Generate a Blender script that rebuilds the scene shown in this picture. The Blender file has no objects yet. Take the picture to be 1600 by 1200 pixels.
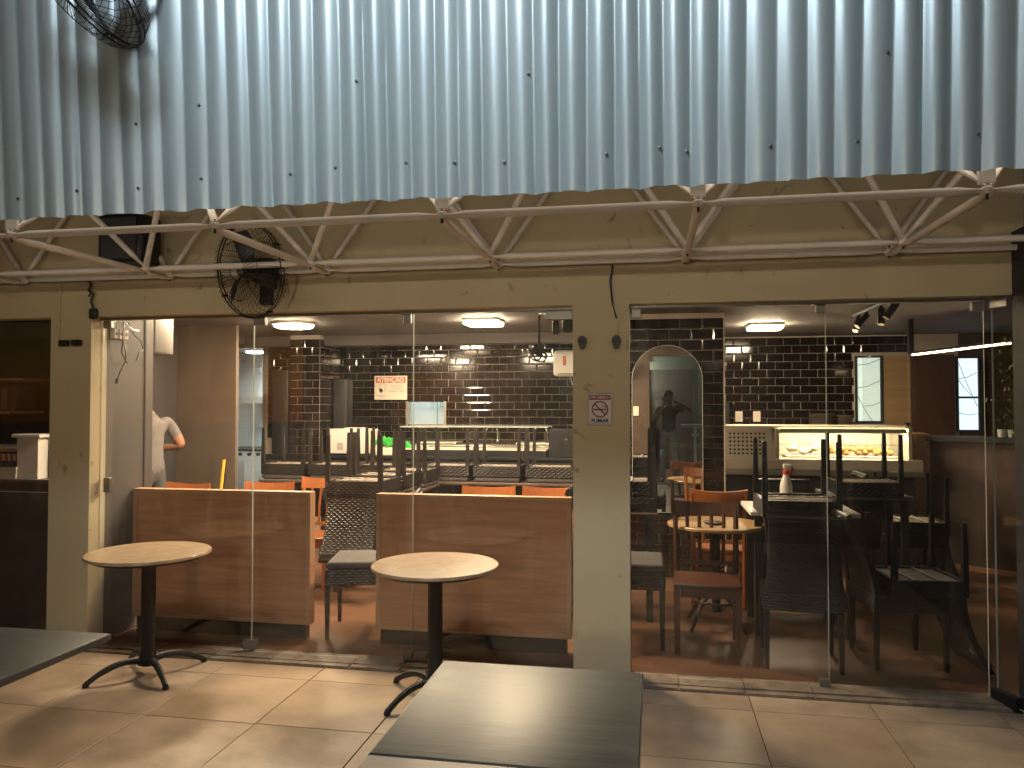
import bpy, bmesh, math, random
from mathutils import Vector, Matrix, Euler, Quaternion
R = math.radians
random.seed(7)
scene = bpy.context.scene
col = scene.collection

# ------------------------------------------------------------------ camera
cam_d = bpy.data.cameras.new('camera')
cam_d.sensor_width = 36.0
cam_d.lens = 27.0
cam_d.clip_start = 0.01
cam_d.clip_end = 500
cam = bpy.data.objects.new('camera', cam_d)
col.objects.link(cam)
cam.location = (0, 0, 1.6)
cam.rotation_euler = (R(90 + 1.53), 0, math.atan(220 / 1200))
scene.camera = cam

# ------------------------------------------------------------------ world: night sky
world = bpy.data.worlds.new('World')
scene.world = world
world.use_nodes = True
wn = world.node_tree
bg = wn.nodes['Background']
sky = wn.nodes.new('ShaderNodeTexSky')
sky.sky_type = 'NISHITA'
sky.sun_disc = False
sky.sun_elevation = R(1.0)
sky.sun_rotation = R(200)
wn.links.new(sky.outputs[0], bg.inputs[0])
bg.inputs[1].default_value = 0.012

# ------------------------------------------------------------------ exposure
vs = scene.view_settings
vs.view_transform = 'Standard'
vs.look = 'None'
vs.exposure = 1.4
vs.gamma = 1.0
vs.use_curve_mapping = False
scene.cycles.use_denoising = True
scene.cycles.max_bounces = 8
scene.cycles.diffuse_bounces = 3
scene.cycles.glossy_bounces = 4
scene.cycles.transparent_max_bounces = 20
scene.cycles.use_adaptive_sampling = True
scene.cycles.adaptive_threshold = 0.03
scene.cycles.caustics_reflective = False
scene.cycles.caustics_refractive = False
scene.cycles.sample_clamp_indirect = 6.0

# lamp powers in one place
P_CEIL = 70.0      # ceiling panels, emission strength
P_FLOOD = 168.0    # cool floodlight above the patio, watts
P_GLOBE_FILL = 60.0
P_BATTEN = 2.6   # added batten, unseen behind the sheet, brightens the wall     # added globe behind the photographer, watts
P_KITCHEN = 30.0

# ------------------------------------------------------------------ helpers
def empty(name, loc=(0, 0, 0), rz=0.0):
    o = bpy.data.objects.new(name, None)
    o.empty_display_size = 0.1
    o.location = loc
    o.rotation_euler = (0, 0, rz)
    col.objects.link(o)
    return o

def tag(o, label=None, cat=None, group=None, kind=None):
    if label: o['label'] = label
    if cat: o['category'] = cat
    if group: o['group'] = group
    if kind: o['kind'] = kind
    return o

def wloc(o):
    v = Vector((0, 0, 0))
    while o is not None:
        v += Vector(o.location); o = o.parent
    return v

def basis(axis):
    a = Vector(axis).normalized()
    t = Vector((0, 0, 1)) if abs(a.z) < 0.9 else Vector((1, 0, 0))
    u = a.cross(t).normalized()
    v = a.cross(u).normalized()
    return a, u, v

class MB:
    """collects shapes; build() links them as one mesh object"""
    def __init__(s):
        s.v = []; s.f = []; s.m = []; s.cur = 0
    def add(s, vs, fs):
        b = len(s.v)
        s.v += [tuple(p) for p in vs]
        for f in fs:
            s.f.append(tuple(i + b for i in f)); s.m.append(s.cur)
        return s
    def box(s, x0, x1, y0, y1, z0, z1, M=None, taper=1.0):
        vs = []
        cx, cy = (x0 + x1) / 2, (y0 + y1) / 2
        for z, k in ((z0, 1.0), (z1, taper)):
            for x, y in ((x0, y0), (x1, y0), (x1, y1), (x0, y1)):
                p = Vector((cx + (x - cx) * k, cy + (y - cy) * k, z))
                vs.append(M @ p if M else p)
        return s.add(vs, [(3, 2, 1, 0), (4, 5, 6, 7), (0, 1, 5, 4), (1, 2, 6, 5), (2, 3, 7, 6), (3, 0, 4, 7)])
    def bev(s, x0, x1, y0, y1, z0, z1, b=0.01, M=None):
        """box with all edges bevelled: superposed rounded rings"""
        n = 3
        rings = []
        def ring(z, ins):
            pts = []
            r = b
            for (cx, cy, a0) in ((x1 - b, y1 - b, 0), (x0 + b, y1 - b, 90), (x0 + b, y0 + b, 180), (x1 - b, y0 + b, 270)):
                for k in range(n + 1):
                    a = R(a0 + 90 * k / n)
                    pts.append(Vector((cx + (r - ins) * math.cos(a), cy + (r - ins) * math.sin(a), z)))
            return pts
        bz = min(b, (z1 - z0) / 2 - 1e-5)
        for k in range(n + 1):
            a = R(90 * k / n)
            rings.append(ring(z0 + bz * (1 - math.cos(a)), b * (1 - math.sin(a)) * 0.999))
        for k in range(n + 1):
            a = R(90 - 90 * k / n)
            rings.append(ring(z1 - bz * (1 - math.cos(a)), b * (1 - math.sin(a)) * 0.999))
        vs = []; fs = []
        m = len(rings[0])
        for rg in rings: vs += rg
        for i in range(len(rings) - 1):
            for j in range(m):
                fs.append((i * m + j, i * m + (j + 1) % m, (i + 1) * m + (j + 1) % m, (i + 1) * m + j))
        fs.append(tuple(reversed(range(m))))
        fs.append(tuple(range((len(rings) - 1) * m, len(rings) * m)))
        if M: vs = [M @ p for p in vs]
        return s.add(vs, fs)
    def cyl(s, p0, p1, r0, r1=None, n=12, caps=True):
        r1 = r0 if r1 is None else r1
        return s.tube([p0, p1], [r0, r1], n, caps)
    def tube(s, path, r, n=8, caps=True, closed=False):
        path = [Vector(p) for p in path]
        L = len(path)
        rs = r if isinstance(r, (list, tuple)) else [r] * L
        a, u, v = basis(path[1] - path[0])
        vs = []; fs = []
        prev = a
        for i, p in enumerate(path):
            if closed: d = path[(i + 1) % L] - path[i - 1]
            elif i == 0: d = path[1] - path[0]
            elif i == L - 1: d = path[-1] - path[-2]
            else: d = path[i + 1] - path[i - 1]
            d = d.normalized() if d.length > 1e-9 else prev
            q = prev.rotation_difference(d)
            u = q @ u; v = q @ v; prev = d
            for k in range(n):
                t = 2 * math.pi * k / n
                vs.append(p + rs[i] * (math.cos(t) * u + math.sin(t) * v))
        for i in range(L if closed else L - 1):
            for k in range(n):
                a0 = i * n; b0 = ((i + 1) % L) * n
                fs.append((a0 + k, a0 + (k + 1) % n, b0 + (k + 1) % n, b0 + k))
        if caps and not closed:
            fs.append(tuple(reversed(range(n)))); fs.append(tuple(range((L - 1) * n, L * n)))
        return s.add(vs, fs)
    def lathe(s, prof, c=(0, 0, 0), n=32, axis=(0, 0, 1), cap=True):
        a, u, v = basis(axis); c = Vector(c)
        vs = []; fs = []
        for (r, h) in prof:
            for k in range(n):
                t = 2 * math.pi * k / n
                vs.append(c + a * h + r * (math.cos(t) * u + math.sin(t) * v))
        m = len(prof)
        for i in range(m - 1):
            for k in range(n):
                fs.append((i * n + k, i * n + (k + 1) % n, (i + 1) * n + (k + 1) % n, (i + 1) * n + k))
        if cap:
            fs.append(tuple(reversed(range(n)))); fs.append(tuple(range((m - 1) * n, m * n)))
        return s.add(vs, fs)
    def prism(s, pts, y0, y1):
        """outline in x,z extruded along y"""
        n = len(pts)
        vs = [(x, y0, z) for x, z in pts] + [(x, y1, z) for x, z in pts]
        fs = [tuple(range(n)), tuple(reversed(range(n, 2 * n)))]
        fs += [(i, n + i, n + (i + 1) % n, (i + 1) % n) for i in range(n)]
        return s.add(vs, fs)
    def mesh(s, name, mats, off=None):
        me = bpy.data.meshes.new(name)
        vs = s.v if off is None else [(p[0] - off.x, p[1] - off.y, p[2] - off.z) for p in s.v]
        me.from_pydata(vs, [], s.f)
        for m in (mats if isinstance(mats, (list, tuple)) else [mats]): me.materials.append(m)
        if any(s.m): me.polygons.foreach_set('material_index', s.m)
        bm = bmesh.new(); bm.from_mesh(me)
        bmesh.ops.recalc_face_normals(bm, faces=bm.faces)
        bm.to_mesh(me); bm.free()
        me.update()
        return me
    def build(s, name, mats, parent=None, smooth=False, loc=None):
        off = wloc(parent) if parent is not None else (Vector(loc) if loc is not None else None)
        me = s.mesh(name, mats, off)
        if smooth:
            me.polygons.foreach_set('use_smooth', [True] * len(me.polygons))
            try: me.set_sharp_from_angle(angle=R(40))
            except Exception: pass
        o = bpy.data.objects.new(name, me)
        if loc is not None and parent is None: o.location = loc
        col.objects.link(o)
        if parent is not None: o.parent = parent
        return o

def copy_tree(o, parent=None):
    c = o.copy(); col.objects.link(c); c.parent = parent
    for ch in list(o.children): copy_tree(ch, c)
    return c

# ------------------------------------------------------------------ materials
MATS = {}
def mat(name, base, rough=0.5, metal=0.0, var=0.0, scale=8.0, bump=0.0, bscale=60.0, emit=None, estr=0.0, coat=0.0, stretch=None, col2=None, detail=4.0, spec=None, aniso=0.0, rvar=0.0, rand=False):
    m = bpy.data.materials.new(name); m.use_nodes = True
    nt = m.node_tree; b = nt.nodes['Principled BSDF']
    b.inputs['Base Color'].default_value = (*base, 1)
    b.inputs['Roughness'].default_value = rough
    b.inputs['Metallic'].default_value = metal
    if spec is not None: b.inputs['Specular IOR Level'].default_value = spec
    if coat: b.inputs['Coat Weight'].default_value = coat; b.inputs['Coat Roughness'].default_value = 0.08
    if aniso: b.inputs['Anisotropic'].default_value = aniso
    if emit: b.inputs['Emission Color'].default_value = (*emit, 1); b.inputs['Emission Strength'].default_value = estr
    tc = nt.nodes.new('ShaderNodeTexCoord'); mp = nt.nodes.new('ShaderNodeMapping')
    nt.links.new(tc.outputs['Object'], mp.inputs[0])
    if stretch: mp.inputs['Scale'].default_value = stretch
    if rand:
        oi = nt.nodes.new('ShaderNodeObjectInfo'); cx = nt.nodes.new('ShaderNodeCombineXYZ')
        for q in range(3):
            mm = nt.nodes.new('ShaderNodeMath'); mm.operation = 'MULTIPLY'; mm.inputs[1].default_value = (37.0, 91.0, 17.0)[q]
            nt.links.new(oi.outputs['Random'], mm.inputs[0]); nt.links.new(mm.outputs[0], cx.inputs[q])
        nt.links.new(cx.outputs[0], mp.inputs['Location'])
    if var or col2:
        nz = nt.nodes.new('ShaderNodeTexNoise'); nz.inputs['Scale'].default_value = scale; nz.inputs['Detail'].default_value = detail
        nz.inputs['Roughness'].default_value = 0.62
        nt.links.new(mp.outputs[0], nz.inputs['Vector'])
        cr = nt.nodes.new('ShaderNodeValToRGB')
        cr.color_ramp.elements[0].position = 0.32; cr.color_ramp.elements[1].position = 0.68
        c2 = col2 if col2 else tuple(min(1, c * (1 + var)) for c in base)
        c1 = base if col2 else tuple(c * (1 - var) for c in base)
        cr.color_ramp.elements[0].color = (*c1, 1); cr.color_ramp.elements[1].color = (*c2, 1)
        nt.links.new(nz.outputs[0], cr.inputs[0]); nt.links.new(cr.outputs[0], b.inputs['Base Color'])
        if rvar:
            mr = nt.nodes.new('ShaderNodeMapRange')
            mr.inputs['To Min'].default_value = max(0.02, rough - rvar); mr.inputs['To Max'].default_value = rough + rvar
            nt.links.new(nz.outputs[0], mr.inputs[0]); nt.links.new(mr.outputs[0], b.inputs['Roughness'])
    if bump:
        n2 = nt.nodes.new('ShaderNodeTexNoise'); n2.inputs['Scale'].default_value = bscale; n2.inputs['Detail'].default_value = 3
        nt.links.new(mp.outputs[0], n2.inputs['Vector'])
        bp = nt.nodes.new('ShaderNodeBump'); bp.inputs['Strength'].default_value = bump; bp.inputs['Distance'].default_value = 0.01
        nt.links.new(n2.outputs[0], bp.inputs['Height']); nt.links.new(bp.outputs[0], b.inputs['Normal'])
    MATS[name] = m
    return m

def glass_mat(name, tint=(0.97, 0.985, 0.975), dirt=0.016, f0=0.045):
    m = bpy.data.materials.new(name); m.use_nodes = True
    nt = m.node_tree; nt.nodes.clear()
    out = nt.nodes.new('ShaderNodeOutputMaterial')
    tr = nt.nodes.new('ShaderNodeBsdfTransparent'); tr.inputs[0].default_value = (*tint, 1)
    gl = nt.nodes.new('ShaderNodeBsdfGlossy'); gl.inputs['Roughness'].default_value = 0.0
    df = nt.nodes.new('ShaderNodeBsdfTranslucent'); df.inputs[0].default_value = (0.8, 0.8, 0.8, 1)
    lw = nt.nodes.new('ShaderNodeLayerWeight')
    pw = nt.nodes.new('ShaderNodeMath'); pw.operation = 'POWER'; pw.inputs[1].default_value = 5
    mu = nt.nodes.new('ShaderNodeMath'); mu.operation = 'MULTIPLY_ADD'; mu.inputs[1].default_value = 1 - f0; mu.inputs[2].default_value = f0
    nt.links.new(lw.outputs['Facing'], pw.inputs[0]); nt.links.new(pw.outputs[0], mu.inputs[0])
    mx = nt.nodes.new('ShaderNodeMixShader')
    nt.links.new(mu.outputs[0], mx.inputs[0]); nt.links.new(tr.outputs[0], mx.inputs[1]); nt.links.new(gl.outputs[0], mx.inputs[2])
    if dirt:
        tc = nt.nodes.new('ShaderNodeTexCoord'); mp = nt.nodes.new('ShaderNodeMapping')
        mp.inputs['Scale'].default_value = (3, 3, 0.6)
        nz = nt.nodes.new('ShaderNodeTexNoise'); nz.inputs['Scale'].default_value = 2.2; nz.inputs['Detail'].default_value = 8; nz.inputs['Distortion'].default_value = 1.5
        nt.links.new(tc.outputs['Object'], mp.inputs[0]); nt.links.new(mp.outputs[0], nz.inputs['Vector'])
        mr = nt.nodes.new('ShaderNodeMapRange'); mr.inputs['From Min'].default_value = 0.45; mr.inputs['From Max'].default_value = 0.8
        mr.inputs['To Min'].default_value = dirt * 0.25; mr.inputs['To Max'].default_value = dirt
        nt.links.new(nz.outputs[0], mr.inputs[0])
        m2 = nt.nodes.new('ShaderNodeMixShader')
        nt.links.new(mr.outputs[0], m2.inputs[0]); nt.links.new(mx.outputs[0], m2.inputs[1]); nt.links.new(df.outputs[0], m2.inputs[2])
        nt.links.new(m2.outputs[0], out.inputs[0])
    else:
        nt.links.new(mx.outputs[0], out.inputs[0])
    return m

def emis(name, c, s):
    m = bpy.data.materials.new(name); m.use_nodes = True
    nt = m.node_tree; b = nt.nodes['Principled BSDF']
    b.inputs['Base Color'].default_value = (0.8, 0.8, 0.8, 1)
    b.inputs['Emission Color'].default_value = (*c, 1); b.inputs['Emission Strength'].default_value = s
    return m

def planks_mat(name, c1, c2, grout, pw, pl, rough):
    """flooring seen as one smooth sheet: boards too faint to pick apart"""
    m = bpy.data.materials.new(name); m.use_nodes = True
    nt = m.node_tree; b = nt.nodes['Principled BSDF']
    tc = nt.nodes.new('ShaderNodeTexCoord')
    br = nt.nodes.new('ShaderNodeTexBrick')
    br.inputs['Color1'].default_value = (*c1, 1); br.inputs['Color2'].default_value = (*c2, 1); br.inputs['Mortar'].default_value = (*grout, 1)
    br.inputs['Scale'].default_value = 1; br.inputs['Brick Width'].default_value = pl; br.inputs['Row Height'].default_value = pw
    br.inputs['Mortar Size'].default_value = 0.0015
    nt.links.new(tc.outputs['Object'], br.inputs['Vector'])
    mp = nt.nodes.new('ShaderNodeMapping'); mp.inputs['Scale'].default_value = (1.2, 14, 14)
    nt.links.new(tc.outputs['Object'], mp.inputs[0])
    nz = nt.nodes.new('ShaderNodeTexNoise'); nz.inputs['Scale'].default_value = 3; nz.inputs['Detail'].default_value = 6
    nt.links.new(mp.outputs[0], nz.inputs['Vector'])
    mx = nt.nodes.new('ShaderNodeMixRGB'); mx.blend_type = 'MULTIPLY'; mx.inputs[0].default_value = 0.5
    cr = nt.nodes.new('ShaderNodeValToRGB'); cr.color_ramp.elements[0].color = (0.45, 0.4, 0.35, 1); cr.color_ramp.elements[1].color = (1.2, 1.15, 1.1, 1)
    nt.links.new(nz.outputs[0], cr.inputs[0]); nt.links.new(br.outputs[0], mx.inputs[1]); nt.links.new(cr.outputs[0], mx.inputs[2])
    nt.links.new(mx.outputs[0], b.inputs['Base Color'])
    b.inputs['Roughness'].default_value = rough
    return m

def wood_mat(name, c1, c2, rough=0.4, axis='x', scale=2.2, spec=None):
    st = {'x': (0.7, 11, 11), 'z': (11, 11, 0.7), 'y': (11, 0.7, 11)}[axis]
    return mat(name, c1, rough, 0, scale=scale, col2=c2, stretch=st, detail=7, bump=0.06, bscale=6, spec=spec)

m_cream = None
def cream_mat():
    m = mat('cream wall paint', (0.57, 0.485, 0.315), 0.62, bump=0.12, bscale=28, scale=1.3, col2=(0.63, 0.54, 0.355), detail=6)
    nt = m.node_tree; b = nt.nodes['Principled BSDF']
    # scuffs: small irregular brown marks scattered over the paint
    tc = nt.nodes.new('ShaderNodeTexCoord')
    nz = nt.nodes.new('ShaderNodeTexNoise'); nz.inputs['Scale'].default_value = 9.5; nz.inputs['Detail'].default_value = 9; nz.inputs['Distortion'].default_value = 0.5
    nt.links.new(tc.outputs['Object'], nz.inputs['Vector'])
    cr = nt.nodes.new('ShaderNodeValToRGB'); cr.color_ramp.elements[0].position = 0.655; cr.color_ramp.elements[1].position = 0.73
    cr.color_ramp.elements[0].color = (0, 0, 0, 1); cr.color_ramp.elements[1].color = (0.55, 0.55, 0.55, 1)
    nt.links.new(nz.outputs[0], cr.inputs[0])
    src = b.inputs['Base Color'].links[0].from_socket
    mx = nt.nodes.new('ShaderNodeMixRGB'); mx.inputs[2].default_value = (0.16, 0.12, 0.06, 1)
    nt.links.new(cr.outputs[0], mx.inputs[0]); nt.links.new(src, mx.inputs[1]); nt.links.new(mx.outputs[0], b.inputs['Base Color'])
    return m
m_cream = cream_mat()
m_galv = mat('galvanised sheet', (0.41, 0.495, 0.525), 0.36, 0.38, scale=1.6, col2=(0.49, 0.57, 0.60), stretch=(5, 1, 0.35), bump=0.05, bscale=3, rvar=0.07)
m_whitetube = mat('white enamel on steel', (0.72, 0.665, 0.62), 0.55, scale=9, col2=(0.80, 0.745, 0.70), detail=6)
m_tilefloor = mat('porcelain floor tile', (0.31, 0.222, 0.15), 0.36, scale=3.4, col2=(0.53, 0.402, 0.29), detail=10, bump=0.16, bscale=9, rvar=0.12, rand=True)
m_tilefloor2 = mat('porcelain floor tile, second batch', (0.35, 0.247, 0.163), 0.36, scale=2.4, col2=(0.52, 0.388, 0.27), detail=10, bump=0.16, bscale=8, rvar=0.12, rand=True)
m_grout = mat('floor grout', (0.10, 0.06, 0.035), 0.9)
m_sill = mat('worn stone sill', (0.17, 0.12, 0.085), 0.6, scale=9, col2=(0.36, 0.28, 0.20), detail=8, bump=0.3, bscale=40)
m_ground = mat('dark ground', (0.05, 0.05, 0.05), 0.9, var=0.3)
m_woodfloor = planks_mat('laminate floor', (0.165, 0.083, 0.047), (0.14, 0.069, 0.039), (0.09, 0.043, 0.024), 0.19, 1.2, 0.32)
m_ceil = mat('brown grey ceiling paint', (0.15, 0.14, 0.135), 0.7, var=0.12, scale=1.5)
m_tile = mat('black glazed tile', (0.014, 0.009, 0.008), 0.09, var=0.35, scale=3, spec=0.6, coat=0.3, rand=True, bump=0.03, bscale=9)
m_tilegrout = mat('pale tile grout', (0.60, 0.53, 0.47), 0.85)
m_marble = mat('beige marble', (0.33, 0.215, 0.12), 0.3, scale=11, col2=(0.52, 0.385, 0.25), detail=10, coat=0.2)
m_castiron = mat('black cast iron', (0.018, 0.016, 0.015), 0.5, bump=0.5, bscale=70)
m_blackplas = mat('black plastic', (0.012, 0.013, 0.016), 0.42)
m_darkmetal = mat('dark bronze metal', (0.06, 0.055, 0.05), 0.4, 0.7)
m_screw = mat('weathered screw', (0.16, 0.17, 0.17), 0.5, 0.6)
m_steel = mat('brushed steel', (0.62, 0.58, 0.52), 0.28, 0.9, var=0.06, scale=4, stretch=(0.4, 8, 8))
m_steellight = mat('bright brushed steel', (0.66, 0.60, 0.50), 0.36, 0.35, var=0.06, scale=4, stretch=(0.4, 8, 8))
m_chrome = mat('chrome', (0.8, 0.8, 0.8), 0.08, 1.0)
m_whiteplas = mat('white plastic', (0.74, 0.71, 0.66), 0.4)
m_greypanel = mat('grey painted panel', (0.115, 0.102, 0.099), 0.5, var=0.10, scale=1.2, stretch=(1, 1, 0.5))
m_brownwall = mat('taupe painted wall', (0.135, 0.102, 0.078), 0.6, var=0.10, scale=2.0, detail=6)
m_darkwall = mat('near black wall paint', (0.035, 0.033, 0.036), 0.6, var=0.1)
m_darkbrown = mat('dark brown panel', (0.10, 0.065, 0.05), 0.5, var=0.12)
m_divider = wood_mat('laminated divider board', (0.40, 0.172, 0.082), (0.58, 0.272, 0.14), 0.38)
m_divedge = wood_mat('pale divider edging', (0.46, 0.24, 0.13), (0.55, 0.31, 0.18), 0.38)
m_orange = wood_mat('orange varnished wood', (0.29, 0.085, 0.024), (0.37, 0.122, 0.036), 0.33, 'z')
m_redwood = wood_mat('dark red varnished wood', (0.075, 0.029, 0.017), (0.105, 0.042, 0.024), 0.35, 'z')
m_tablewood = wood_mat('tan table wood', (0.46, 0.28, 0.13), (0.56, 0.37, 0.19), 0.35)
m_blacktable = mat('charcoal wood grain laminate', (0.052, 0.061, 0.059), 0.40, scale=2.4, col2=(0.105, 0.117, 0.112), stretch=(1.0, 13, 13), detail=8, bump=0.05, bscale=6, rvar=0.08)
m_edge = mat('table edge band', (0.14, 0.14, 0.14), 0.4)
m_wicker = mat('dark synthetic wicker', (0.016, 0.013, 0.012), 0.36, var=0.3, scale=14)
m_wickerslat = mat('dusty wicker strands', (0.32, 0.27, 0.235), 0.6, var=0.25, scale=18, detail=6)
m_cushion = mat('grey seat fabric', (0.075, 0.07, 0.071), 0.85, var=0.12, scale=22, bump=0.2, bscale=180)
m_wickerblk = mat('black synthetic wicker', (0.008, 0.008, 0.009), 0.40, var=0.3, scale=14)
m_green = mat('green cloth', (0.02, 0.42, 0.04), 0.7, var=0.15)
m_red = mat('red plastic', (0.55, 0.03, 0.02), 0.4)
m_signred = mat('sign red ink', (0.28, 0.02, 0.035), 0.45)
m_signor = mat('sign orange ink', (0.62, 0.14, 0.05), 0.5)
m_signwhite = mat('sign white board', (0.62, 0.58, 0.60), 0.4)
m_signcream = mat('sign cream board', (0.85, 0.74, 0.62), 0.5)
m_ink = mat('black ink', (0.015, 0.015, 0.017), 0.5)
m_inkgrey = mat('grey ink', (0.22, 0.18, 0.15), 0.6)
m_inkwhite = mat('white ink', (0.85, 0.83, 0.80), 0.5)
m_blueink = mat('blue ink', (0.05, 0.12, 0.25), 0.6)
m_bluewire = mat('blue wire', (0.03, 0.05, 0.13), 0.5)
m_whitetile = mat('white kitchen tile', (0.72, 0.76, 0.74), 0.25)
m_mosaic = mat('tan mosaic stone', (0.36, 0.24, 0.13), 0.5, var=0.3, scale=30)
m_food = mat('fried food', (0.40, 0.20, 0.06), 0.6, col2=(0.60, 0.38, 0.17), scale=30)
m_foodw = mat('white food paper', (0.78, 0.72, 0.60), 0.7)
m_skin = mat('skin', (0.36, 0.18, 0.11), 0.5, spec=0.4)
m_skind = mat('tanned skin', (0.24, 0.13, 0.085), 0.5, spec=0.4)
m_shirt = mat('light grey shirt', (0.17, 0.155, 0.15), 0.85, var=0.08, scale=12, bump=0.9, bscale=14)
m_trouser = mat('dark grey trousers', (0.09, 0.085, 0.09), 0.85)
m_tshirt = mat('dark teal t-shirt', (0.025, 0.04, 0.045), 0.8, var=0.15)
m_jeans = mat('grey jeans', (0.16, 0.18, 0.19), 0.85, var=0.2, scale=6)
m_hair = mat('short dark hair', (0.03, 0.022, 0.018), 0.7, bump=0.6, bscale=90)
m_rear = mat('grey green plaster', (0.085, 0.105, 0.095), 0.8, var=0.08)
m_railing = mat('white railing paint', (0.62, 0.72, 0.70), 0.4)
m_leaf = mat('leaf green', (0.10, 0.13, 0.025), 0.5, var=0.4, scale=20)
m_mirror = mat('mirror silvering', (0.86, 0.88, 0.87), 0.0, 1.0)
m_glass = glass_mat('clear pane glass')
m_glassin = glass_mat('display glass', dirt=0.0)
m_glassedge = mat('polished glass edge', (0.55, 0.62, 0.57), 0.25)
m_patch = mat('satin metal fitting', (0.24, 0.235, 0.21), 0.35, 0.6)
m_yellow = mat('yellow plastic', (0.7, 0.45, 0.04), 0.5)
m_ceiling_em = emis('warm lamp diffuser', (1.0, 0.76, 0.50), P_CEIL)
m_front_em = emis('warm lamp diffuser, front row', (1.0, 0.76, 0.50), P_CEIL * 1.42)
m_led_em = emis('warm led strip', (1.0, 0.66, 0.36), 9.0)
m_case_em = emis('display case lamp', (1.0, 0.80, 0.50), 34.0)
m_kitch_em = emis('cool kitchen lamp', (0.82, 0.96, 1.0), P_KITCHEN)
m_flood_em = emis('cool floodlight lens', (0.80, 0.92, 1.0), 30.0)
m_globe_fill_em = emis('added globe glow', (1.0, 0.90, 0.74), 3.0)
m_batten_em = emis('added batten glow', (1.0, 0.85, 0.64), 1.0)
m_winlit = emis('window lit from behind', (0.66, 0.80, 0.90), 0.55)
m_winlit2 = emis('greenish window lit from behind', (0.62, 0.76, 0.66), 0.42)
m_blueled = emis('blue indicator', (0.10, 0.16, 1.0), 0.9)
m_greenled = emis('green indicator', (0.05, 1.0, 0.15), 0.8)

def text(body, size, m, parent, loc, align='CENTER', name='lettering', bold=0.0, sx=1.0):
    cu = bpy.data.curves.new(name, 'FONT'); cu.body = body; cu.size = size; cu.align_x = align; cu.align_y = 'CENTER'
    cu.extrude = 0.0004; cu.offset = bold; cu.resolution_u = 3
    t = bpy.data.objects.new(name, cu); col.objects.link(t)
    dg = bpy.context.evaluated_depsgraph_get()
    me = bpy.data.meshes.new_from_object(t.evaluated_get(dg))
    bpy.data.objects.remove(t); bpy.data.curves.remove(cu)
    me.materials.clear(); me.materials.append(m)
    o = bpy.data.objects.new(name, me); col.objects.link(o)
    o.parent = parent
    o.location = Vector(loc) - wloc(parent)
    o.rotation_euler = (R(90), 0, 0); o.scale = (sx, 1, 1)
    return o

# ================================================================== SETTING
g = MB().box(-60, 60, -60, 60, -0.3, -0.2).build('ground', m_ground); tag(g, kind='structure')

# patio floor: grout bed with one tile object per tile
pf = MB().box(-8.2, 6.2, -3.2, 4.44, -0.19, -0.005).build('patio_floor', m_grout); tag(pf, kind='structure')
def tile_mesh(w, d, mt):
    b = MB(); e = 0.0012
    b.add([(-w/2, -d/2, -0.006), (w/2, -d/2, -0.006), (w/2, d/2, -0.006), (-w/2, d/2, -0.006),
           (-w/2, -d/2, -e), (w/2, -d/2, -e), (w/2, d/2, -e), (-w/2, d/2, -e),
           (-w/2 + e, -d/2 + e, 0), (w/2 - e, -d/2 + e, 0), (w/2 - e, d/2 - e, 0), (-w/2 + e, d/2 - e, 0)],
          [(8, 9, 10, 11)] + [(i, (i + 1) % 4, 4 + (i + 1) % 4, 4 + i) for i in range(4)] + [(4 + i, 4 + (i + 1) % 4, 8 + (i + 1) % 4, 8 + i) for i in range(4)])
    return b.mesh('floor_tile', mt)
ftm = [tile_mesh(0.6145, 0.6145, m_tilefloor), tile_mesh(0.6145, 0.6145, m_tilefloor2)]
ftm_s = [tile_mesh(0.6145, 0.206, m_tilefloor), tile_mesh(0.6145, 0.206, m_tilefloor2)]
for i in range(-7, 6):
    for j in range(-6, 2):
        x = -0.11 + 0.31 + 0.62 * i
        if j < 1: y = 3.91 + 0.62 * j; ms = ftm
        else: y = 4.325; ms = ftm_s
        t = bpy.data.objects.new('floor_tile', random.choice(ms)); col.objects.link(t)
        t.parent = pf; t.location = (x, y, random.uniform(-0.0008, 0.0008))
        t.rotation_euler = (random.uniform(-.0012, .0012), random.uniform(-.0012, .0012), random.choice((0, math.pi)))

# indoor floor
fl = MB().box(-9.4, 5.4, 4.66, 12.4, -0.19, 0.0).build('indoor_floor', m_woodfloor); tag(fl, kind='structure')
# stone threshold under the glass, laid in pieces
th = MB().box(-8.2, 2.6, 4.441, 4.659, -0.19, 0.002).build('threshold', m_sill); tag(th, kind='structure')
xx = -4.9
while xx < 2.3:
    w = random.uniform(0.28, 0.55)
    MB().box(xx, xx + w - 0.006, 4.50, 4.655, 0.003, 0.012 + random.uniform(0, .006)).build('threshold_stone', m_sill, th)
    MB().box(xx, xx + w * 0.99 - 0.006, 4.446, 4.494, 0.003, 0.008 + random.uniform(0, .004)).build('threshold_stone', m_sill, th)
    xx += w

# ceiling of the dining room, with a downstand beam near the back
ce = MB().box(-9.4, 5.4, 4.66, 12.4, 2.45, 2.6).build('ceiling', m_ceil); tag(ce, kind='structure')
MB().box(-5.05, 0.6, 8.9, 9.2, 2.33, 2.449).build('ceiling_beam', m_ceil, ce)

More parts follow.
